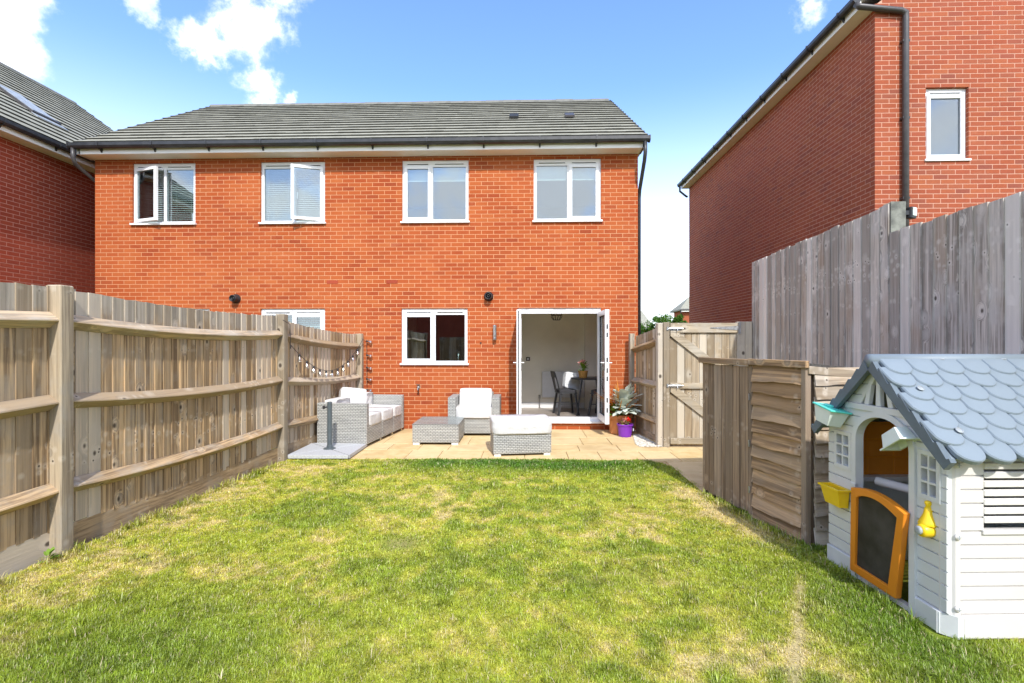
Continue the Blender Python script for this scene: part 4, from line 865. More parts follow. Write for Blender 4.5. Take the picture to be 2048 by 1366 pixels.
for y0_, y1_, x_ in ((-.005, .043, -.03), (seam-.018, seam+.028, -.022), (SL-.03, SL+.01, -.022)): MB().box(x_, .02, y0_, y1_, -.02, SH-.0).build('corner_batten', 'shed_z', shed, bevel=.003, seg=1)
MB().box(.022, SDp, .03, SL-.03, -.02, SH-.06).build('carcass', 'shed_z', shed)
MB().obox((-.012, -.022, SH-.05), (SDp+.04, 0, -.075), (0, .018, 0), (0, 0, .062)).build('side_trim', 'shed_x', shed, bevel=.003, seg=1)
MB().box(-.050, -.014, -.025, seam, SH-.005, SH+.052).build('front_trim', 'shed_y', shed, bevel=.003, seg=1); MB().box(-.048, -.014, seam+.003, SL+.05, SH-.012, SH+.046).build('front_trim', 'shed_y', shed, bevel=.003, seg=1)
MB().prism([(-.012, -.003, SH+.014), (-.012, -.003, SH+.034), (SDp+.05, -.003, SH-.05), (SDp+.05, -.003, SH-.07)], (0, SL+.03, 0)).build('roof', plain('dark_roof_felt', (.09, .085, .08), .95, .1, var=.3, scale=40), shed)
for z in (1.08, .66, .24): MB().box(-.034, -.0235, seam+.0, seam+.012, z-.03, z+.03).build('hinge', 'galv', shed)

# ------------------------------------------------------------------ playhouse
PH = V((2.236, 2.727, 0)); ph = thing('playhouse', 'white plastic toy playhouse with grey blue scalloped roof and orange half door', 'playhouse', PH, R(2.8))
pc, hw, PL = .445, .475, 1.22; slope = .925; RZp = 1.430
def wtop(y): return RZp-abs(y-pc)*slope
dc, dh = .412, .225
def door_half(z):
    if z < .93: return dh
    if z < 1.105: return dh*math.sqrt(max(0, 1-((z-.93)/.175)**2))
    return 0
wA, wB = (.700, .832, .715, .935), (.020, .128, .712, .945)
def plank(parent, mat, a0, b0, a1, b1, z0, z1, fn):
    """clapboard between z0 and z1 whose ends run a0..b0 at the bottom and a1..b1 at the top; fn(u,z,d)"""
    prof = [(.022, 0), (.022, 1), (-.008, 1), (-.008, .13), (.003, .03), (.003, 0)]; vs = []
    for side in (0, 1):
        for d, t in prof: u = (a0, b0)[side]*(1-t)+(a1, b1)[side]*t; vs.append(fn(u, z0+(z1-z0)*t, d))
    MB().add(vs, [(0, 1, 2, 3, 4, 5), (11, 10, 9, 8, 7, 6)]+[(i, (i+1) % 6, 6+(i+1) % 6, 6+i) for i in range(6)]).build('plank', mat, parent)
def ivs(z):
    half = hw if z < wtop(pc-hw) else max(0, (RZp-z)/slope); cuts = []
    dh_ = door_half(z)
    if dh_ > .001: cuts.append((dc-dh_, dc+dh_))
    return pc-half, pc+half, cuts
fnG = lambda u, z, d: (d, u, z)
zz = [.117+.0735*k for k in range(19)]+[RZp-.003]
for z0, z1 in zip(zz, zz[1:]):
    if z1 > RZp: continue
    e = .0005; l0, r0_, c0 = ivs(z0+e); l1, r1_, c1 = ivs(z1-e); spans = []
    if c0 or c1:
        p0 = c0[0] if c0 else (dc, dc); p1 = c1[0] if c1 else (dc, dc); spans = [(l0, p0[0], l1, p1[0]), (p0[1], r0_, p1[1], r1_)]
    else: spans = [(l0, r0_, l1, r1_)]
    for a0, b0, a1, b1 in spans:
        segs = [(a0, b0, a1, b1)]
        for wa, wb, wz0, wz1 in (wA, wB):
            if z1 > wz0+.02 and z0 < wz1-.02 and a0 < wa and b0 > wb: segs = [(a0, wa, a1, wa), (wb, b0, wb, b1)]
        if 1.17 < (z0+z1)/2 < 1.33:      # sunburst vent
            hv0, hv1 = max(0, (1.385-z0)/1.45), max(0, (1.385-z1)/1.45); hv0, hv1 = max(hv0, .02), max(hv1, .02)
            segs = [(a0, pc-hv0-.0, a1, pc-hv1), (pc+hv0, b0, pc+hv1, b1)]
        for q in segs:
            if max(q[1]-q[0], q[3]-q[2]) > .006: plank(ph, 'pw', *q, z0, z1, fnG)
# sunburst spokes and dark loft behind
for y0_, y1_ in ((.445, .445), (.375, .345), (.515, .545)):
    t = 1.355-abs(y1_-pc)*.6; MB().prism([(-.014, y1_-.020, 1.165), (-.014, y1_+.020, 1.165), (-.014, y0_+.014, t), (-.014, y0_-.014, t)], (.03, 0, 0)).build('spoke', 'pw', ph, bevel=.003, seg=1)
for s in (-1, 1): MB().prism([(-.012, pc+s*.155, 1.165), (-.012, pc+s*.19, 1.165), (-.012, pc+s*.02, 1.385), (-.012, pc, 1.372)], (.03, 0, 0)).build('vent_trim', 'pw', ph, bevel=.003, seg=1)
MB().box(-.022, .004, pc-.29, pc+.29, 1.125, 1.165).build('lintel_band', 'pw', ph, bevel=.005)
# arch trim
def arch(r_out, r_in, z0, x0, x1, mat, name, n=18):
    outer = [(dc-r_out, z0)]+[(dc-r_out*math.cos(math.pi*k/n), .93+(r_out*.80)*math.sin(math.pi*k/n)) for k in range(n+1)]+[(dc+r_out, z0)]
    inner = [(dc-r_in, z0)]+[(dc-r_in*math.cos(math.pi*k/n), .93+(r_in*.78)*math.sin(math.pi*k/n)) for k in range(n+1)]+[(dc+r_in, z0)]
    m = MB(); N_ = len(outer); vs = [(x0, a, b) for a, b in outer]+[(x0, a, b) for a, b in inner]+[(x1, a, b) for a, b in outer]+[(x1, a, b) for a, b in inner]; fs = []
    for i in range(N_-1): fs += [(i, i+1, N_+i+1, N_+i), (2*N_+i, 3*N_+i, 3*N_+i+1, 2*N_+i+1), (i, 2*N_+i, 2*N_+i+1, i+1), (N_+i, N_+i+1, 3*N_+i+1, 3*N_+i)]
    fs += [(0, N_, 3*N_, 2*N_), (N_-1, 3*N_-1, 4*N_-1, 2*N_-1)]
    return m.add(vs, fs).build(name, mat, ph)
arch(dh+.030, dh-.010, .0, -.024, .030, 'pw', 'door_arch')
for wa, wb, wz0, wz1 in (wA, wB):
    MB().plate([wa-.018, wa+.006, (wa+wb)/2-.006, (wa+wb)/2+.006, wb-.006, wb+.018], [wz0-.02, wz0+.006]+[v for k in (1, 2) for v in (wz0+(wz1-wz0)*k/3-.006, wz0+(wz1-wz0)*k/3+.006)]+[wz1-.006, wz1+.018],
        lambda u, z: not ((wa+.006 < u < (wa+wb)/2-.006 or (wa+wb)/2+.006 < u < wb-.006) and any(wz0+(wz1-wz0)*k/3+.006 < z < wz0+(wz1-wz0)*(k+1)/3-.006 for k in range(3))), lambda u, z, d: (d, u, z), -.016, .024).build('window_grid', 'pw', ph)
# skirt, corner column, long side wall
MB().box(-.022, .03, dc+dh+.02, pc+hw, .0, .117).build('skirt', 'pw', ph, bevel=.006); MB().box(-.022, .03, .0, dc-dh-.02, .0, .117).build('skirt', 'pw', ph, bevel=.006)
MB().box(-.008, .03, dc-dh-.01, dc+dh+.01, .0, .028).build('threshold', 'pw2', ph)
MB().prism([(-.026, .012, .0), (.030, -.056, .0), (.062, -.056, .0), (.062, .0, .0), (.0, .03, .0)], (0, 0, .116)).build('corner_foot', 'pw', ph)
MB().prism([(-.010, .010, .116), (.030, -.042, .116), (.058, -.042, .116), (.058, .0, .116), (.0, .03, .116)], (0, 0, .90)).build('corner_column', 'pw2', ph, bevel=.004)
MB().box(.063, PL, -.056, -.02, .0, .117).build('skirt', 'pw2', ph, bevel=.006)
fnS = lambda u, z, d: (u, -.030+d, z); LV = (.185, .80, .56, .925)
for k in range(12):
    z0, z1 = .117+.0735*k, min(.117+.0735*(k+1), 1.0)
    if z1 > LV[2]+.01 and z0 < LV[3]-.01:
        plank(ph, 'pw2', .060, LV[0], .060, LV[0], z0, z1, fnS); plank(ph, 'pw2', LV[1], PL, LV[1], PL, z0, z1, fnS)
        if z0 < LV[2] < z1 and LV[2]-z0 > .01: plank(ph, 'pw2', LV[0], LV[1], LV[0], LV[1], z0, LV[2], fnS)
        if z0 < LV[3] < z1 and z1-LV[3] > .01: plank(ph, 'pw2', LV[0], LV[1], LV[0], LV[1], LV[3], z1, fnS)
    else: plank(ph, 'pw2', .060, PL, .060, PL, z0, z1, fnS)
for k in range(7):
    z = LV[2]+.045+k*.0475; MB().obox((LV[0], -.044, z), (LV[1]-LV[0], 0, 0), (0, .012, .003), (0, 0, .034)).build('louvre', 'pw2', ph, bevel=.003, seg=1)
MB().box(LV[0]-.012, LV[1]+.01, -.050, -.012, LV[2]-.014, LV[2]+.012).build('louvre_sill', 'pw2', ph, bevel=.003, seg=1)
for z in (.915, .535, .155):
    s_ = MB().lathe([(.0165, 0), (.0165, -.006), (.012, -.011), (.002, -.012)], 14, ax='y').build('screw_cap', 'pw2', ph, loc=(.038, -.043, z), smooth=True); MB().box(-.011, .011, -.0135, -.010, -.002, .002).build('slot', 'lead', s_); MB().box(-.002, .002, -.0137, -.0102, -.011, .011).build('slot', 'lead', s_)
MB().box(0.03, PL, pc+hw-.02, pc+hw, .0, 1.0).build('back_wall', 'pw', ph)
MB().prism([(PL-.02, pc-hw, 0), (PL-.02, pc+hw, 0), (PL-.02, pc+hw, 1.0), (PL-.02, pc, RZp-.01), (PL-.02, pc-hw, 1.0)], (.02, 0, 0)).build('end_wall', 'pw', ph)
MB().box(.04, 1.0, .872, .890, .62, 1.0).build('inner_panel', 'orange2', ph)
for k in range(5):
    for z0_, z1_ in ((.63, .745), (.757, .872), (.884, .99)): MB().box(.05+k*.19, .230+k*.19, .866, .8715, z0_, z1_).build('panel_tile', 'orange', ph, bevel=.003, seg=1)
MB().box(.04, 1.0, .80, .90, .595, .625).build('shelf', 'pw2', ph)
# roof
ov = .065; ye = .055
pr = bpy.data.objects.new('roof', None); C.objects.link(pr); pr.parent = ph
def rp(x, t, up=0.):   # near slope: t=0 ridge, 1 eave
    yy = pc-(hw+ye)*t; v = V((x, yy, RZp+.018-(hw+ye)*t*slope)); nn = V((0, -slope, 1)).normalized(); return v+nn*up
for s in (1, -1):
    q = [V((-ov, pc, RZp+.004)), V((PL+ov, pc, RZp+.004)), V((PL+ov, pc-s*(hw+ye), RZp+.004-(hw+ye)*slope)), V((-ov, pc-s*(hw+ye), RZp+.004-(hw+ye)*slope))]
    MB().prism(q, V((0, -s*slope, 1)).normalized()*.022).build('roof_slope', 'roofp', pr)
rows_, sw = 7, .160; edir = (rp(0, 1)-rp(0, 0)); SLn = edir.length; edir.normalize(); nn = V((0, -slope, 1)).normalized()
def scallop():
    m = MB(); n_ = 12; hh = SLn/rows_; out = [(-sw/2+.002, -hh*.55), (-sw/2+.002, hh*.42)]+[(-(sw/2-.002)*math.cos(math.pi*k/n_), hh*.42+hh*.70*math.sin(math.pi*k/n_)) for k in range(1, n_)]+[(sw/2-.002, hh*.42), (sw/2-.002, -hh*.55)]
    lift = lambda b: .004+.016*max(0, (b+hh*.55)/(hh*1.65))
    vs = [V((a, 0, 0))+edir*b+nn*lift(b) for a, b in out]+[V((a*.93, 0, 0))+edir*(b-.004 if b > 0 else b)+nn*(lift(b)+.007) for a, b in out]+[V((a, 0, 0))+edir*b-nn*.004 for a, b in out]; N_ = len(out)
    fs = [tuple(range(N_, 2*N_))]+[(i, (i+1) % N_, N_+(i+1) % N_, N_+i) for i in range(N_)]+[(2*N_+i, 2*N_+(i+1) % N_, (i+1) % N_, i) for i in range(N_)]; return m.add(vs, fs).mesh('shingle')
sm = scallop()
for r_ in range(rows_):
    x = -ov+(.5 if r_ % 2 else 1.0)*sw*.5+.01
    while x < PL+.02: link('shingle', sm, 'roofp', pr, rp(x+.02, (r_+.38)/rows_, .024)); x += sw
MB().tube([(-ov-.008, pc, RZp+.022), (PL+ov, pc, RZp+.022)], .042, 14).build('ridge_roll', 'roofp', pr, smooth=True)
for s in (1, -1):
    e_ = V((0, -s*(hw+ye+.012), -(hw+ye+.012)*slope)); n_ = V((0, -s*slope, 1)).normalized(); o0 = V((-ov-.012, pc, RZp-.018)); pts = [o0+n_*.055]
    for k in range(rows_): pts += [o0+e_*((k+.72)/rows_)+n_*.040, o0+e_*((k+.80)/rows_)+n_*.056]
    pts += [o0+e_+n_*.05, o0+e_-n_*.012, o0-V((0, 0, .018))]
    MB().prism(pts, (.030, 0, 0)).build('verge_board', 'verge', pr)
for x, t in ((.055, .38), (.075, .80), (.36, .02), (.75, .02)):
    c_ = rp(x, t, .052 if t > .1 else .03); MB().lathe([(.019, 0), (.019, .004), (.015, .006), (.013, .003), (.001, .003)], 14).build('screw_cap', 'lead', pr, loc=c_, rot=(math.atan(slope) if t > .1 else 0, 0, 0))
# half door leaning out at its foot
hd = bpy.data.objects.new('half_door', None); C.objects.link(hd); hd.parent = ph; hd.location = (-.012, dc+dh-.022, .035); hd.rotation_euler = (R(0), R(-2.6), R(-.6))
def dpoly(i, n=10):
    W = 2*dh-.012; y0_, y1_ = -i, -W+i+(.0); pts = [(y0_+.045, .012+i), (y1_+.095, .012+i), (y1_, .55-i*.8)]
    for k in range(1, n): t = k/n; yy = y1_+(y0_-y1_)*t; pts.append((yy, .55-i*.8+(.075-.0*i)*math.sin(math.pi*(.15+.7*t))*1.0-.034+.06*t*.4))
    pts.append((y0_, .575-i)); return pts
po, pi_ = dpoly(0), dpoly(.052); N_ = len(po); vs = [(-.026, a, b) for a, b in po]+[(-.030, a, b) for a, b in pi_]+[(.012, a, b) for a, b in po]+[(.008, a, b) for a, b in pi_]
fs = []
for i in range(N_): j = (i+1) % N_; fs += [(i, j, N_+j, N_+i), (2*N_+i, 3*N_+i, 3*N_+j, 2*N_+j), (i, 2*N_+i, 2*N_+j, j), (N_+i, N_+j, 3*N_+j, 3*N_+i)]
MB().add(vs, fs).build('door_rim', 'orange', hd, bevel=.005, seg=2); MB().prism([(-.012, a, b) for a, b in dpoly(.047)], (.010, 0, 0)).build('blackboard', 'chalk', hd)
MB().box(-.03, .0, dc+dh-.01, dc+dh+.03, .605, .63).build('door_hinge', 'pw', ph, bevel=.004)
# window box and bell push
wbx = MB(); a_ = [(.735, .015), (.905, .015)]
MB().add([(-.020, .700, .44), (-.020, .870, .44), (-.075, .860, .44), (-.075, .710, .44), (-.020, .685, .555), (-.020, .885, .555), (-.098, .880, .555), (-.098, .690, .555), (-.028, .695, .555), (-.028, .875, .555), (-.09, .870, .555), (-.09, .700, .555), (-.028, .710, .46), (-.028, .860, .46), (-.08, .850, .46), (-.08, .720, .46)],
    [(3, 2, 1, 0), (0, 1, 5, 4), (1, 2, 6, 5), (2, 3, 7, 6), (3, 0, 4, 7), (4, 5, 9, 8), (5, 6, 10, 9), (6, 7, 11, 10), (7, 4, 8, 11), (8, 9, 13, 12), (9, 10, 14, 13), (10, 11, 15, 14), (11, 8, 12, 15), (12, 13, 14, 15)]).build('window_box', 'yellow', ph, bevel=.004)
MB().plate([-.107, -.089, -.029, -.010], [.679, .699, .876, .891], lambda u, z: not (-.089 < u < -.029 and .699 < z < .876), lambda u, z, d: (u, z, .555+d), 0, .012).build('window_box_rim', 'yellow', ph)
bl = MB().lathe([(.004, .135), (.016, .13), (.018, .118), (.012, .105), (.018, .09), (.024, .06), (.042, .02), (.046, .008), (.046, 0), (.02, -.002)], 18).build('bell', 'yellow', ph, loc=(-.012, .078, .555), smooth=True)
MB().lathe([(.034, .02), (.038, .0), (.036, -.045), (.030, -.055), (.012, -.056)], 16, ax='x').build('bell_base', 'yellow', ph, loc=(-.012, .070, .528), smooth=True); MB().lathe([(.022, 0), (.024, -.012), (.018, -.018), (.002, -.018)], 16, ax='x').build('push_button', 'lead', ph, loc=(-.066, .070, .530), smooth=True)
# tubs hung above the doorway, things inside
def tub(name, label, loc, rot, rim, flip=False):
    t = thing(name, label, 'tub', loc); t.rotation_euler = rot
    a = [(-.065, -.09), (.065, -.09), (.065, .09), (-.065, .09)]; vs = [(x*.72, y*.75, -.105) for x, y in a]+[(x, y, 0) for x, y in a]+[(x*.93, y*.94, 0) for x, y in a]+[(x*.66, y*.70, -.098) for x, y in a]
    MB().add(vs, [(3, 2, 1, 0)]+[(i, (i+1) % 4, 4+(i+1) % 4, 4+i) for i in range(4)]+[(4+i, 4+(i+1) % 4, 8+(i+1) % 4, 8+i) for i in range(4)]+[(8+i, 8+(i+1) % 4, 12+(i+1) % 4, 12+i) for i in range(4)]+[(12, 13, 14, 15)]).build('body', 'frost', t, bevel=.006)
    if rim:
        MB().box(-.075, .075, -.105, .105, .002, .014).build('lid', 'teal', t, bevel=.005); MB().lathe([(.03, .013), (.032, .022), (.026, .028), (.004, .028)], 14).build('lid_knob', 'teal', t, loc=(-.01, .02, 0))
    else: MB().plate([-.078, -.060, .060, .078], [-.105, -.085, .085, .105], lambda u, z: not (-.06 < u < .06 and -.085 < z < .085), lambda u, z, d: (u, z, d), -.006, .004).build('rim', 'frost', t)
    return t
rotm = Matrix.Rotation(R(2.8), 4, 'Z')
tub('storage_tub', 'frosted plastic tub with teal lid hung above the playhouse doorway', PH+rotm @ V((-.085, .775, 1.105)), (R(10), R(8), R(2.8)), True)
tub('upturned_tub', 'upturned frosted white tub without lid on the playhouse gable', PH+rotm @ V((-.066, .205, .975)), (R(146), R(0), R(2.8)), False).scale = (.8, .85, .8)
tag(MB().tube([V((0, 0, 0)), V((.16, -.30, -.015)), V((.22, -.42, -.02))], .028, 12).build('plastic_tube', 'pw2', loc=PH+rotm @ V((.10, .60, .655)), smooth=True), 'pale plastic tube lying inside behind the playhouse half door', 'tube')
tag(MB().prism([(0, 0, 0), (.02, -.19, -.06), (.02, -.17, .03), (0, .03, .10)], (.012, 0, 0)).build('black_panel', 'blackmetal', loc=PH+rotm @ V((.22, .40, .69))), 'black pointed panel poking up inside the playhouse', 'panel')

# ------------------------------------------------------------------ patio furniture
def cushion(name, mat, parent, x0, x1, y0, y1, z0, z1, puff=.02, rot=None, loc=None, seed=1):
    """soft box: bevelled, subdivided and puffed"""
    me = bpy.data.meshes.new(name); bm = bmesh.new(); bmesh.ops.create_cube(bm, size=1); cx, cy, cz = (x0+x1)/2, (y0+y1)/2, (z0+z1)/2; sx, sy, sz = x1-x0, y1-y0, z1-z0
    bmesh.ops.subdivide_edges(bm, edges=bm.edges[:], cuts=9, use_grid_fill=True); r = random.Random(seed); ph1, ph2 = r.uniform(0, 6), r.uniform(0, 6)
    for v in bm.verts:
        x, y, z = v.co*2; f = lambda q: math.copysign(abs(q)**.80, q)
        big = sorted((abs(x), abs(y), abs(z))); rr = 1-.10*max(0, big[1]-.75)*4*.5; wob = .010*math.sin(3.3*x+ph1+2*y)+.008*math.sin(5*y+ph2-3*z)+.006*math.sin(9*x*y+ph1)
        dims = (sx, sy, sz); k = dims.index(min(dims)); q = [x, y, z]; oth = [i for i in range(3) if i != k]; dome = (1-q[oth[0]]**4)*(1-q[oth[1]]**4)
        p = [q[i]*dims[i]/2 for i in range(3)]; p[k] += math.copysign(puff*dome-.32*dims[k]*(1-dome)*(.9 if abs(q[k]) > .5 else 0)*abs(q[k]), q[k])+wob*dome
        for i in oth: p[i] *= 1-.02*(abs(q[k])**2)-.05*abs(q[[j for j in oth if j != i][0]])**8
        v.co = (p[0]+cx, p[1]+cy, p[2]+cz)
    bm.to_mesh(me); bm.free(); me.polygons.foreach_set('use_smooth', [True]*len(me.polygons)); return link(name, me, mat, parent, loc, rot)
# sofa along the fence: local y away from the viewer, x to the right
so = thing('rattan_sofa', 'long grey rattan sofa with white seat cushions beside the left fence', 'sofa', (-3.205, 7.47, 0), R(-6.2))
SW, SLg = .80, 1.60
box('arm', 'rattan', so, 0, SW, 0, .09, .045, .665, bevel=.012); box('arm', 'rattan', so, 0, SW, SLg-.09, SLg, .045, .645, bevel=.012)
box('backrest', 'rattan', so, 0, .09, .093, SLg-.093, .045, .66, bevel=.012)
for a, b in ((.094, .60), (.604, 1.10), (1.104, 1.505)): box('seat_base', 'rattan', so, .094, SW-.004, a, b, .045, .335, bevel=.012)
for k, (a, b) in enumerate(((.10, .60), (.60, 1.10), (1.10, 1.50))): cushion('seat_cushion', 'cushion', so, .20, SW+.005, a, b, .335, .445, .018, seed=k); cushion('back_cushion', 'cushion', so, .095, .22, a+.01, b-.01, .44, .70, .02, seed=k+9)
for x_, y_ in ((.06, .05), (SW-.06, .05), (SW-.06, .60), (SW-.06, 1.10), (SW-.06, SLg-.05), (.06, SLg-.05)): box('foot', 'chrome', so, x_-.03, x_+.03, y_-.03, y_+.03, .0, .044)
tag(cushion('scatter_cushion', 'cushion', None, -.21, .21, -.06, .06, -.21, .21, .035, rot=(R(-18), R(8), R(32)), loc=(-2.90, 8.15, .615), seed=4), 'white scatter cushion leaning on the rattan sofa', 'cushion')
# parasol base
pb = thing('parasol_base', 'four pale triangular slabs with a short dark grey parasol stub', 'parasol base', (-2.83, 7.03, 0), R(1.5)); q_ = .41
for k in range(4):
    a, b = R(45+90*k), R(135+90*k); r_ = q_*math.sqrt(2); g = .012
    mid = V((math.cos((a+b)/2), math.sin((a+b)/2), 0)); MB().prism([mid*(g*1.4), V((r_*math.cos(a), r_*math.sin(a), 0))+mid*g, V((r_*math.cos(b), r_*math.sin(b), 0))+mid*g], (0, 0, .05)).build('slab', 'greyslab', pb, bevel=.004, seg=1, loc=(0, 0, .012))
for k in range(2): MB().box(-q_*1.4, q_*1.4, -.022, .022, .002+.006*k, .010+.006*k).build('cross_bar', 'pipe', pb, rot=(0, 0, R(45+90*k)))
MB().lathe([(.085, .062), (.085, .070), (.045, .080), (.040, .11), (.034, .115), (.034, .72), (.030, .735), (.004, .737)], 18).build('tube', plain('slate_grey_paint', (.085, .105, .115), .4, .4), pb, smooth=False)
MB().lathe([(.012, 0), (.012, -.04), (.026, -.042), (.026, -.062), (.004, -.066)], 12, ax='x').build('clamp_knob', 'black', pb, loc=(-.033, 0, .655))
# coffee table
ct = thing('coffee_table', 'low square grey rattan coffee table with glass top', 'table', (-1.775, 7.63, 0), R(.5))
box('body', 'rattan', ct, 0, .72, 0, .82, .035, .305, bevel=.012); box('top_rim', 'rattan', ct, -.004, .724, -.004, .824, .307, .322, bevel=.003, seg=1); box('glass_top', 'tableglass', ct, -.006, .726, -.006, .826, .325, .333)
for x_ in (.06, .66):
    for y_ in (.06, .76): box('foot', 'upvc', ct, x_-.05, x_+.05, y_-.05, y_+.05, 0, .034)
# armchair
ac = thing('rattan_armchair', 'grey rattan armchair with white cushions against the brick wall', 'armchair', (-1.345, 8.40, 0), R(.5)); AW, AD = .885, .64
for x_ in (0, AW-.135): box('arm', 'rattan', ac, x_, x_+.135, 0, AD, .04, .655, bevel=.015)
box('backrest', 'rattan', ac, .138, AW-.138, AD-.10, AD, .04, .70, bevel=.012); box('seat_base', 'rattan', ac, .138, AW-.138, .012, AD-.103, .04, .33, bevel=.01)
cushion('seat_cushion', 'cushion', ac, .125, AW-.125, -.015, AD-.13, .335, .455, .02, seed=2); cushion('back_cushion', 'cushion', ac, -.29, .29, -.07, .07, -.20, .20, .03, seed=6, loc=(AW/2, AD-.19, .575), rot=(R(-9), 0, 0))
for x_ in (.06, AW-.06):
    for y_ in (.06, AD-.06): box('foot', 'chrome', ac, x_-.03, x_+.03, y_-.03, y_+.03, 0, .038)
# footstool
fs_ = thing('rattan_footstool', 'grey rattan footstool with thick white cushion at the lawn edge', 'footstool', (-.462, 6.86, 0), R(8.5))
box('body', 'rattan', fs_, 0, .82, 0, .56, .03, .335, bevel=.015); box('top_rim', 'rattan_dark', fs_, -.003, .823, -.003, .563, .318, .338, bevel=.004, seg=1)
cushion('cushion', 'cushion', fs_, -.02, .84, -.02, .58, .338, .465, .02, seed=8)
for x_ in (.06, .76):
    for y_ in (.06, .50): box('foot', 'upvc', fs_, x_-.045, x_+.045, y_-.045, y_+.045, 0, .029)

# ------------------------------------------------------------------ pots and plants
def leafmesh(L, w, lobes=0, curl=.3, n=7):
    vs = []; m = MB()
    for i in range(n+1):
        t = i/n; ww = w*math.sin(math.pi*min(1, t*.93+.05))**.8*(1+(.35*math.sin(t*math.pi*lobes) if lobes else 0)); z = -curl*L*t*t; vs += [(L*t, -ww, z+.18*ww), (L*t, 0, z), (L*t, ww, z+.18*ww)]
    fs = [q for i in range(n) for q in ((3*i, 3*i+3, 3*i+4, 3*i+1), (3*i+1, 3*i+4, 3*i+5, 3*i+2))]; return m.add(vs, fs).mesh('leaf', smooth=True)
def plant(parent, me, mat, n, base, spread, h0, h1, tilt, seed, name='leaf', sc=(.8, 1.2)):
    r = random.Random(seed)
    for k in range(n):
        a = r.uniform(0, 2*math.pi); t = r.random(); z = h0+(h1-h0)*t; rr = spread*r.uniform(.1, 1)*(1-.5*t); s = r.uniform(*sc)
        o = link(name, me, mat, parent, V(base)+V((rr*math.cos(a), rr*math.sin(a), z)), (r.uniform(-.4, .4), -(tilt[0]+(tilt[1]-tilt[0])*t)+r.uniform(-.25, .25), a)); o.scale = (s, s, s)
tp = thing('terracotta_planter', 'large terracotta planter holding silver leaves and red flowers by the patio door', 'planter', (1.625, 8.72, 0))
MB().lathe([(.155, 0), (.175, .02), (.20, .27), (.225, .275), (.228, .34), (.205, .342), (.195, .30), (.02, .30)], 8, ph=R(22.5)).build('pot', 'terra', tp, bevel=.006, seg=2); MB().lathe([(.19, .302), (.0005, .31)], 8, ph=R(22.5)).build('soil', 'compost', tp)
lm1 = leafmesh(.24, .050, 5, .35); lm2 = leafmesh(.09, .022, 0, .3); pet = leafmesh(.035, .016, 0, .2); blade = leafmesh(.50, .008, 0, .35)
plant(tp, lm1, 'silver', 70, (.08, -.09, .37), .12, .0, .26, (.15, 1.3), 3, sc=(.8, 1.25)); plant(tp, lm2, 'green', 70, (-.10, -.06, .33), .12, .0, .16, (.2, 1.2), 4); plant(tp, blade, 'orangeleaf', 70, (.0, .06, .28), .16, .0, .08, (.9, 1.5), 5, name='grass_leaf', sc=(.7, 1.2))
for k, (x_, y_, z_) in enumerate(((-.16, -.10, .50), (-.12, -.12, .47), (-.17, -.05, .54), (-.09, -.10, .53))):
    for j in range(6): link('petal', pet, 'red', tp, (x_, y_, z_), (0, -.5, j*1.05+k))
    MB().tube([(x_*.6, y_*.6, .30), (x_, y_, z_)], .004, 5).build('stem', 'green', tp)
pp = thing('purple_pot', 'small purple plastic pot of pink flowers in front of the terracotta planter', 'pot', (1.665, 8.44, 0))
MB().lathe([(.10, 0), (.105, .01), (.125, .185), (.138, .19), (.138, .215), (.128, .216), (.118, .18), (.002, .18)], 24).build('pot', 'purple', pp, smooth=False); MB().lathe([(.116, .185), (.0005, .188)], 20).build('soil', 'compost', pp)
MB().box(.128, .140, -.035, -.005, .10, .14).build('plant_tag', 'upvc', pp)
plant(pp, lm2, 'green', 14, (0, 0, .19), .07, 0, .05, (.2, 1.0), 6, sc=(.5, .8)); plant(pp, pet, 'pink', 30, (0, 0, .21), .09, .0, .08, (.1, 1.3), 7, name='petal', sc=(.8, 1.3)); plant(pp, pet, 'red', 12, (.05, -.02, .21), .06, .02, .09, (.1, 1.3), 8, name='petal')
wd_ = thing('weed', 'small green weed growing at the foot of the left fence', 'weed', (-3.40, 3.42, 0)); plant(wd_, lm2, 'green', 16, (0, 0, .01), .03, 0, .06, (.3, 1.3), 12, sc=(.4, .7))

# ------------------------------------------------------------------ wall lamp and tap
wl = thing('wall_lamp', 'steel cylinder wall lamp on the brickwork left of the patio doors', 'lamp', (-.585, D, 1.78)); MB().box(-.03, .03, -.03, -.001, -.06, .06).build('bracket', 'chrome', wl, bevel=.004); MB().lathe([(.004, -.135), (.033, -.135), (.034, -.125), (.034, -.10), (.031, -.095), (.034, -.09), (.034, .125), (.033, .135), (.004, .135)], 20).build('cylinder', 'chrome', wl, loc=(0, -.066, 0), smooth=False)
tpp = thing('garden_tap', 'small outdoor tap on the wall between sofa and armchair', 'tap', (-2.0, D, .77)); MB().lathe([(.03, 0), (.03, -.008), (.014, -.01), (.014, -.06), (.004, -.062)], 14, ax='y').build('body', 'chrome', tpp); MB().tube([(0, -.05, 0), (0, -.09, -.01), (0, -.10, -.05)], .011, 8).build('spout', 'chrome', tpp); MB().tube([(0, -.05, .0), (0, -.055, .04)], .007, 6).build('spindle', 'blackmetal', tpp); MB().tube([(-.035, -.055, .045), (.035, -.055, .045)], .008, 8).build('handle', 'blackmetal', tpp)
MB().tube([(0, -.012, -.01), (.0, -.012, -.14)], .006, 6).build('pipe', 'blackmetal', tpp)

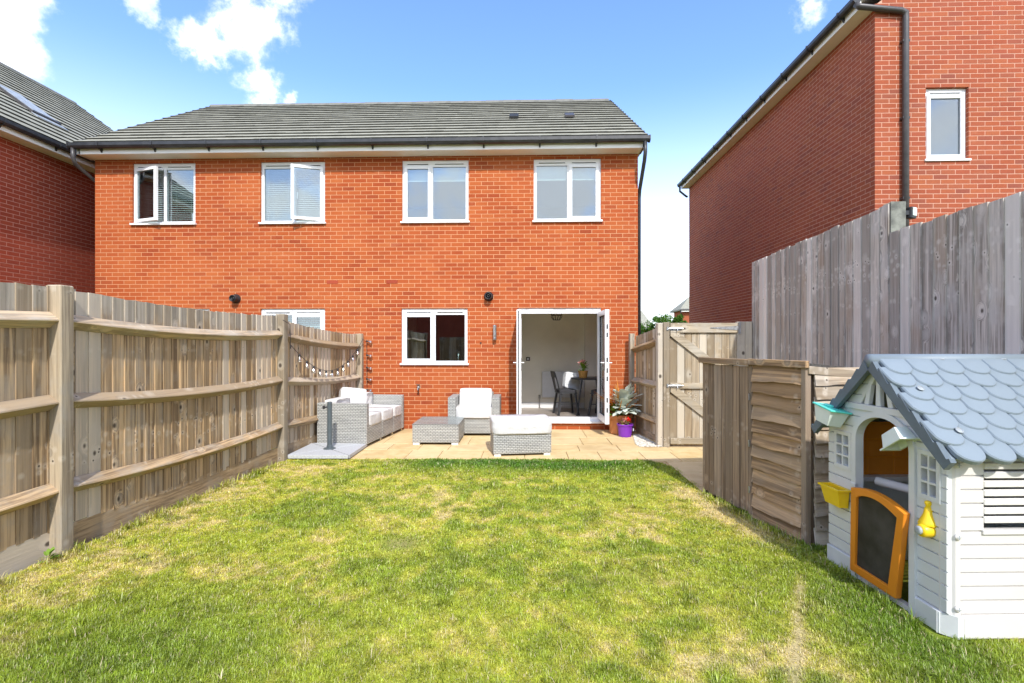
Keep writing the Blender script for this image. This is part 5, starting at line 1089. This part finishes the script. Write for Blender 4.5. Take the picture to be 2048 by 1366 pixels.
# ------------------------------------------------------------------ dining room
FZ = .135
rad = thing('radiator', 'white panel radiator on the dining room wall behind the chairs', 'radiator', (.34, BW-.01, FZ+.24)); MB().box(0, .95, -.09, -.03, 0, .58).build('panel', 'radiator', rad, bevel=.012)
for k in range(18): MB().box(.03+k*.05, .055+k*.05, -.0945, -.0905, .04, .54).build('flute', 'radiator', rad)
MB().lathe([(.018, -.0), (.022, .03), (.022, .08), (.012, .085)], 12).build('valve', 'chrome', rad, loc=(-.05, -.06, -.03)); MB().tube([(-.05, -.06, -.03), (-.05, -.06, -.24)], .009, 8).build('pipe', 'chrome', rad)
th_ = thing('thermostat', 'small square thermostat with dark face on the dining room wall', 'thermostat', (.03, BW-.002, 1.235)); MB().box(-.045, .045, -.02, 0, -.042, .042).build('case', 'pipe', th_, bevel=.006); MB().box(-.022, .022, -.023, -.0205, -.02, .02).build('screen', 'radiator', th_)
pl = thing('pendant_lamp', 'dark wire pendant lampshade seen at the top of the patio doorway', 'lamp', (.62, 10.3, 2.395)); MB().tube([(0, 0, 0), (0, 0, -.14)], .004, 6).build('flex', 'blackmetal', pl); MB().lathe([(.03, .0), (.03, -.02), (.004, -.022)], 14).build('ceiling_rose', 'upvc', pl)
for k in range(12):
    a = 2*math.pi*k/12; MB().tube([(.04*math.cos(a), .04*math.sin(a), -.14), (.115*math.cos(a), .115*math.sin(a), -.20), (.115*math.cos(a+.26), .115*math.sin(a+.26), -.26), (.07*math.cos(a+.26), .07*math.sin(a+.26), -.325)], .0045, 6).build('wire', 'blackmetal', pl)
for rr, z in ((.04, -.14), (.116, -.23), (.07, -.325)): MB().tube([(rr*math.cos(2*math.pi*k/20), rr*math.sin(2*math.pi*k/20), z) for k in range(21)], .005, 6, cap=False).build('hoop', 'blackmetal', pl)
dt = thing('dining_table', 'round black dining table inside the patio doors', 'table', (1.27, 10.12, FZ)); MB().lathe([(.004, .725), (.36, .725), (.38, .735), (.38, .748), (.37, .752), (.004, .752)], 32).build('table_top', 'blackmetal', dt)
for k in range(4): a = R(38+90*k); MB().tube([(.20*math.cos(a), .20*math.sin(a), .725), (.34*math.cos(a), .34*math.sin(a), 0)], [.017, .012], 8).build('leg', 'blackmetal', dt)
def chair(label, x, y, rz):
    c = thing('dining_chair', label, 'chair', (x, y, FZ), rz, 'black metal dining chairs')     # local +x is where the sitter looks
    MB().box(-.19, .19, -.19, .19, .435, .455).build('seat', 'blackmetal', c, bevel=.012); cushion('seat_pad', 'padgrey', c, -.18, .18, -.18, .18, .456, .50, .01, seed=3)
    for sx in (-1, 1):
        for sy in (-1, 1): MB().prism([(sx*.15-.02, sy*.15-.02, .44), (sx*.15+.02, sy*.15-.02, .44), (sx*.15+.02, sy*.15+.02, .44), (sx*.15-.02, sy*.15+.02, .44)], (sx*.06, sy*.05, -.44)).build('leg', 'blackmetal', c)
    for sy in (-1, 1): MB().tube([(-.17, sy*.16, .44), (-.21, sy*.17, .62), (-.27, sy*.15, .85)], .013, 8).build('back_upright', 'blackmetal', c)
    MB().prism([(-.265, -.17, .76), (-.265, .17, .76), (-.285, .16, .88), (-.285, -.16, .88)], (.010, 0, .002)).build('top_rail', 'blackmetal', c); MB().prism([(-.205, -.05, .46), (-.205, .05, .46), (-.265, .05, .77), (-.265, -.05, .77)], (.006, 0, .001)).build('back_splat', 'blackmetal', c)
    MB().box(-.17, .17, -.165, -.155, .22, .235).build('stretcher', 'blackmetal', c); MB().box(-.17, .17, .155, .165, .22, .235).build('stretcher', 'blackmetal', c)
    return c
chair('black metal chair with a grey cushion on its left side of the table', .80, 10.15, R(12)); chair('black metal chair tucked at the right side, half behind the door leaf', 1.52, 10.02, R(150))
tag(cushion('chair_cushion', 'pillow', None, -.17, .17, -.05, .05, -.17, .17, .03, rot=(R(-10), R(12), R(20)), loc=(.93, 10.38, FZ+.66), seed=5), 'pale grey cushion propped on the left dining chair', 'cushion')
fp = thing('flower_basket', 'honey wicker basket of pink flowers on the dining table', 'flower pot', (1.14, 10.05, FZ+.753)); MB().lathe([(.075, 0), (.08, .01), (.10, .13), (.104, .14), (.094, .14), (.085, .11), (.002, .11)], 20).build('basket', 'wicker', fp)
plant(fp, lm2, 'green', 26, (0, 0, .12), .05, 0, .16, (.3, 1.4), 14, sc=(.9, 1.4)); plant(fp, pet, 'pink', 34, (-.02, 0, .26), .08, .0, .09, (.1, 1.3), 15, name='petal', sc=(.9, 1.5))
for k in range(5): MB().tube([(0, 0, .11), (.06*math.cos(k*1.3), .06*math.sin(k*1.3), .30)], .004, 5).build('stem', 'green', fp)
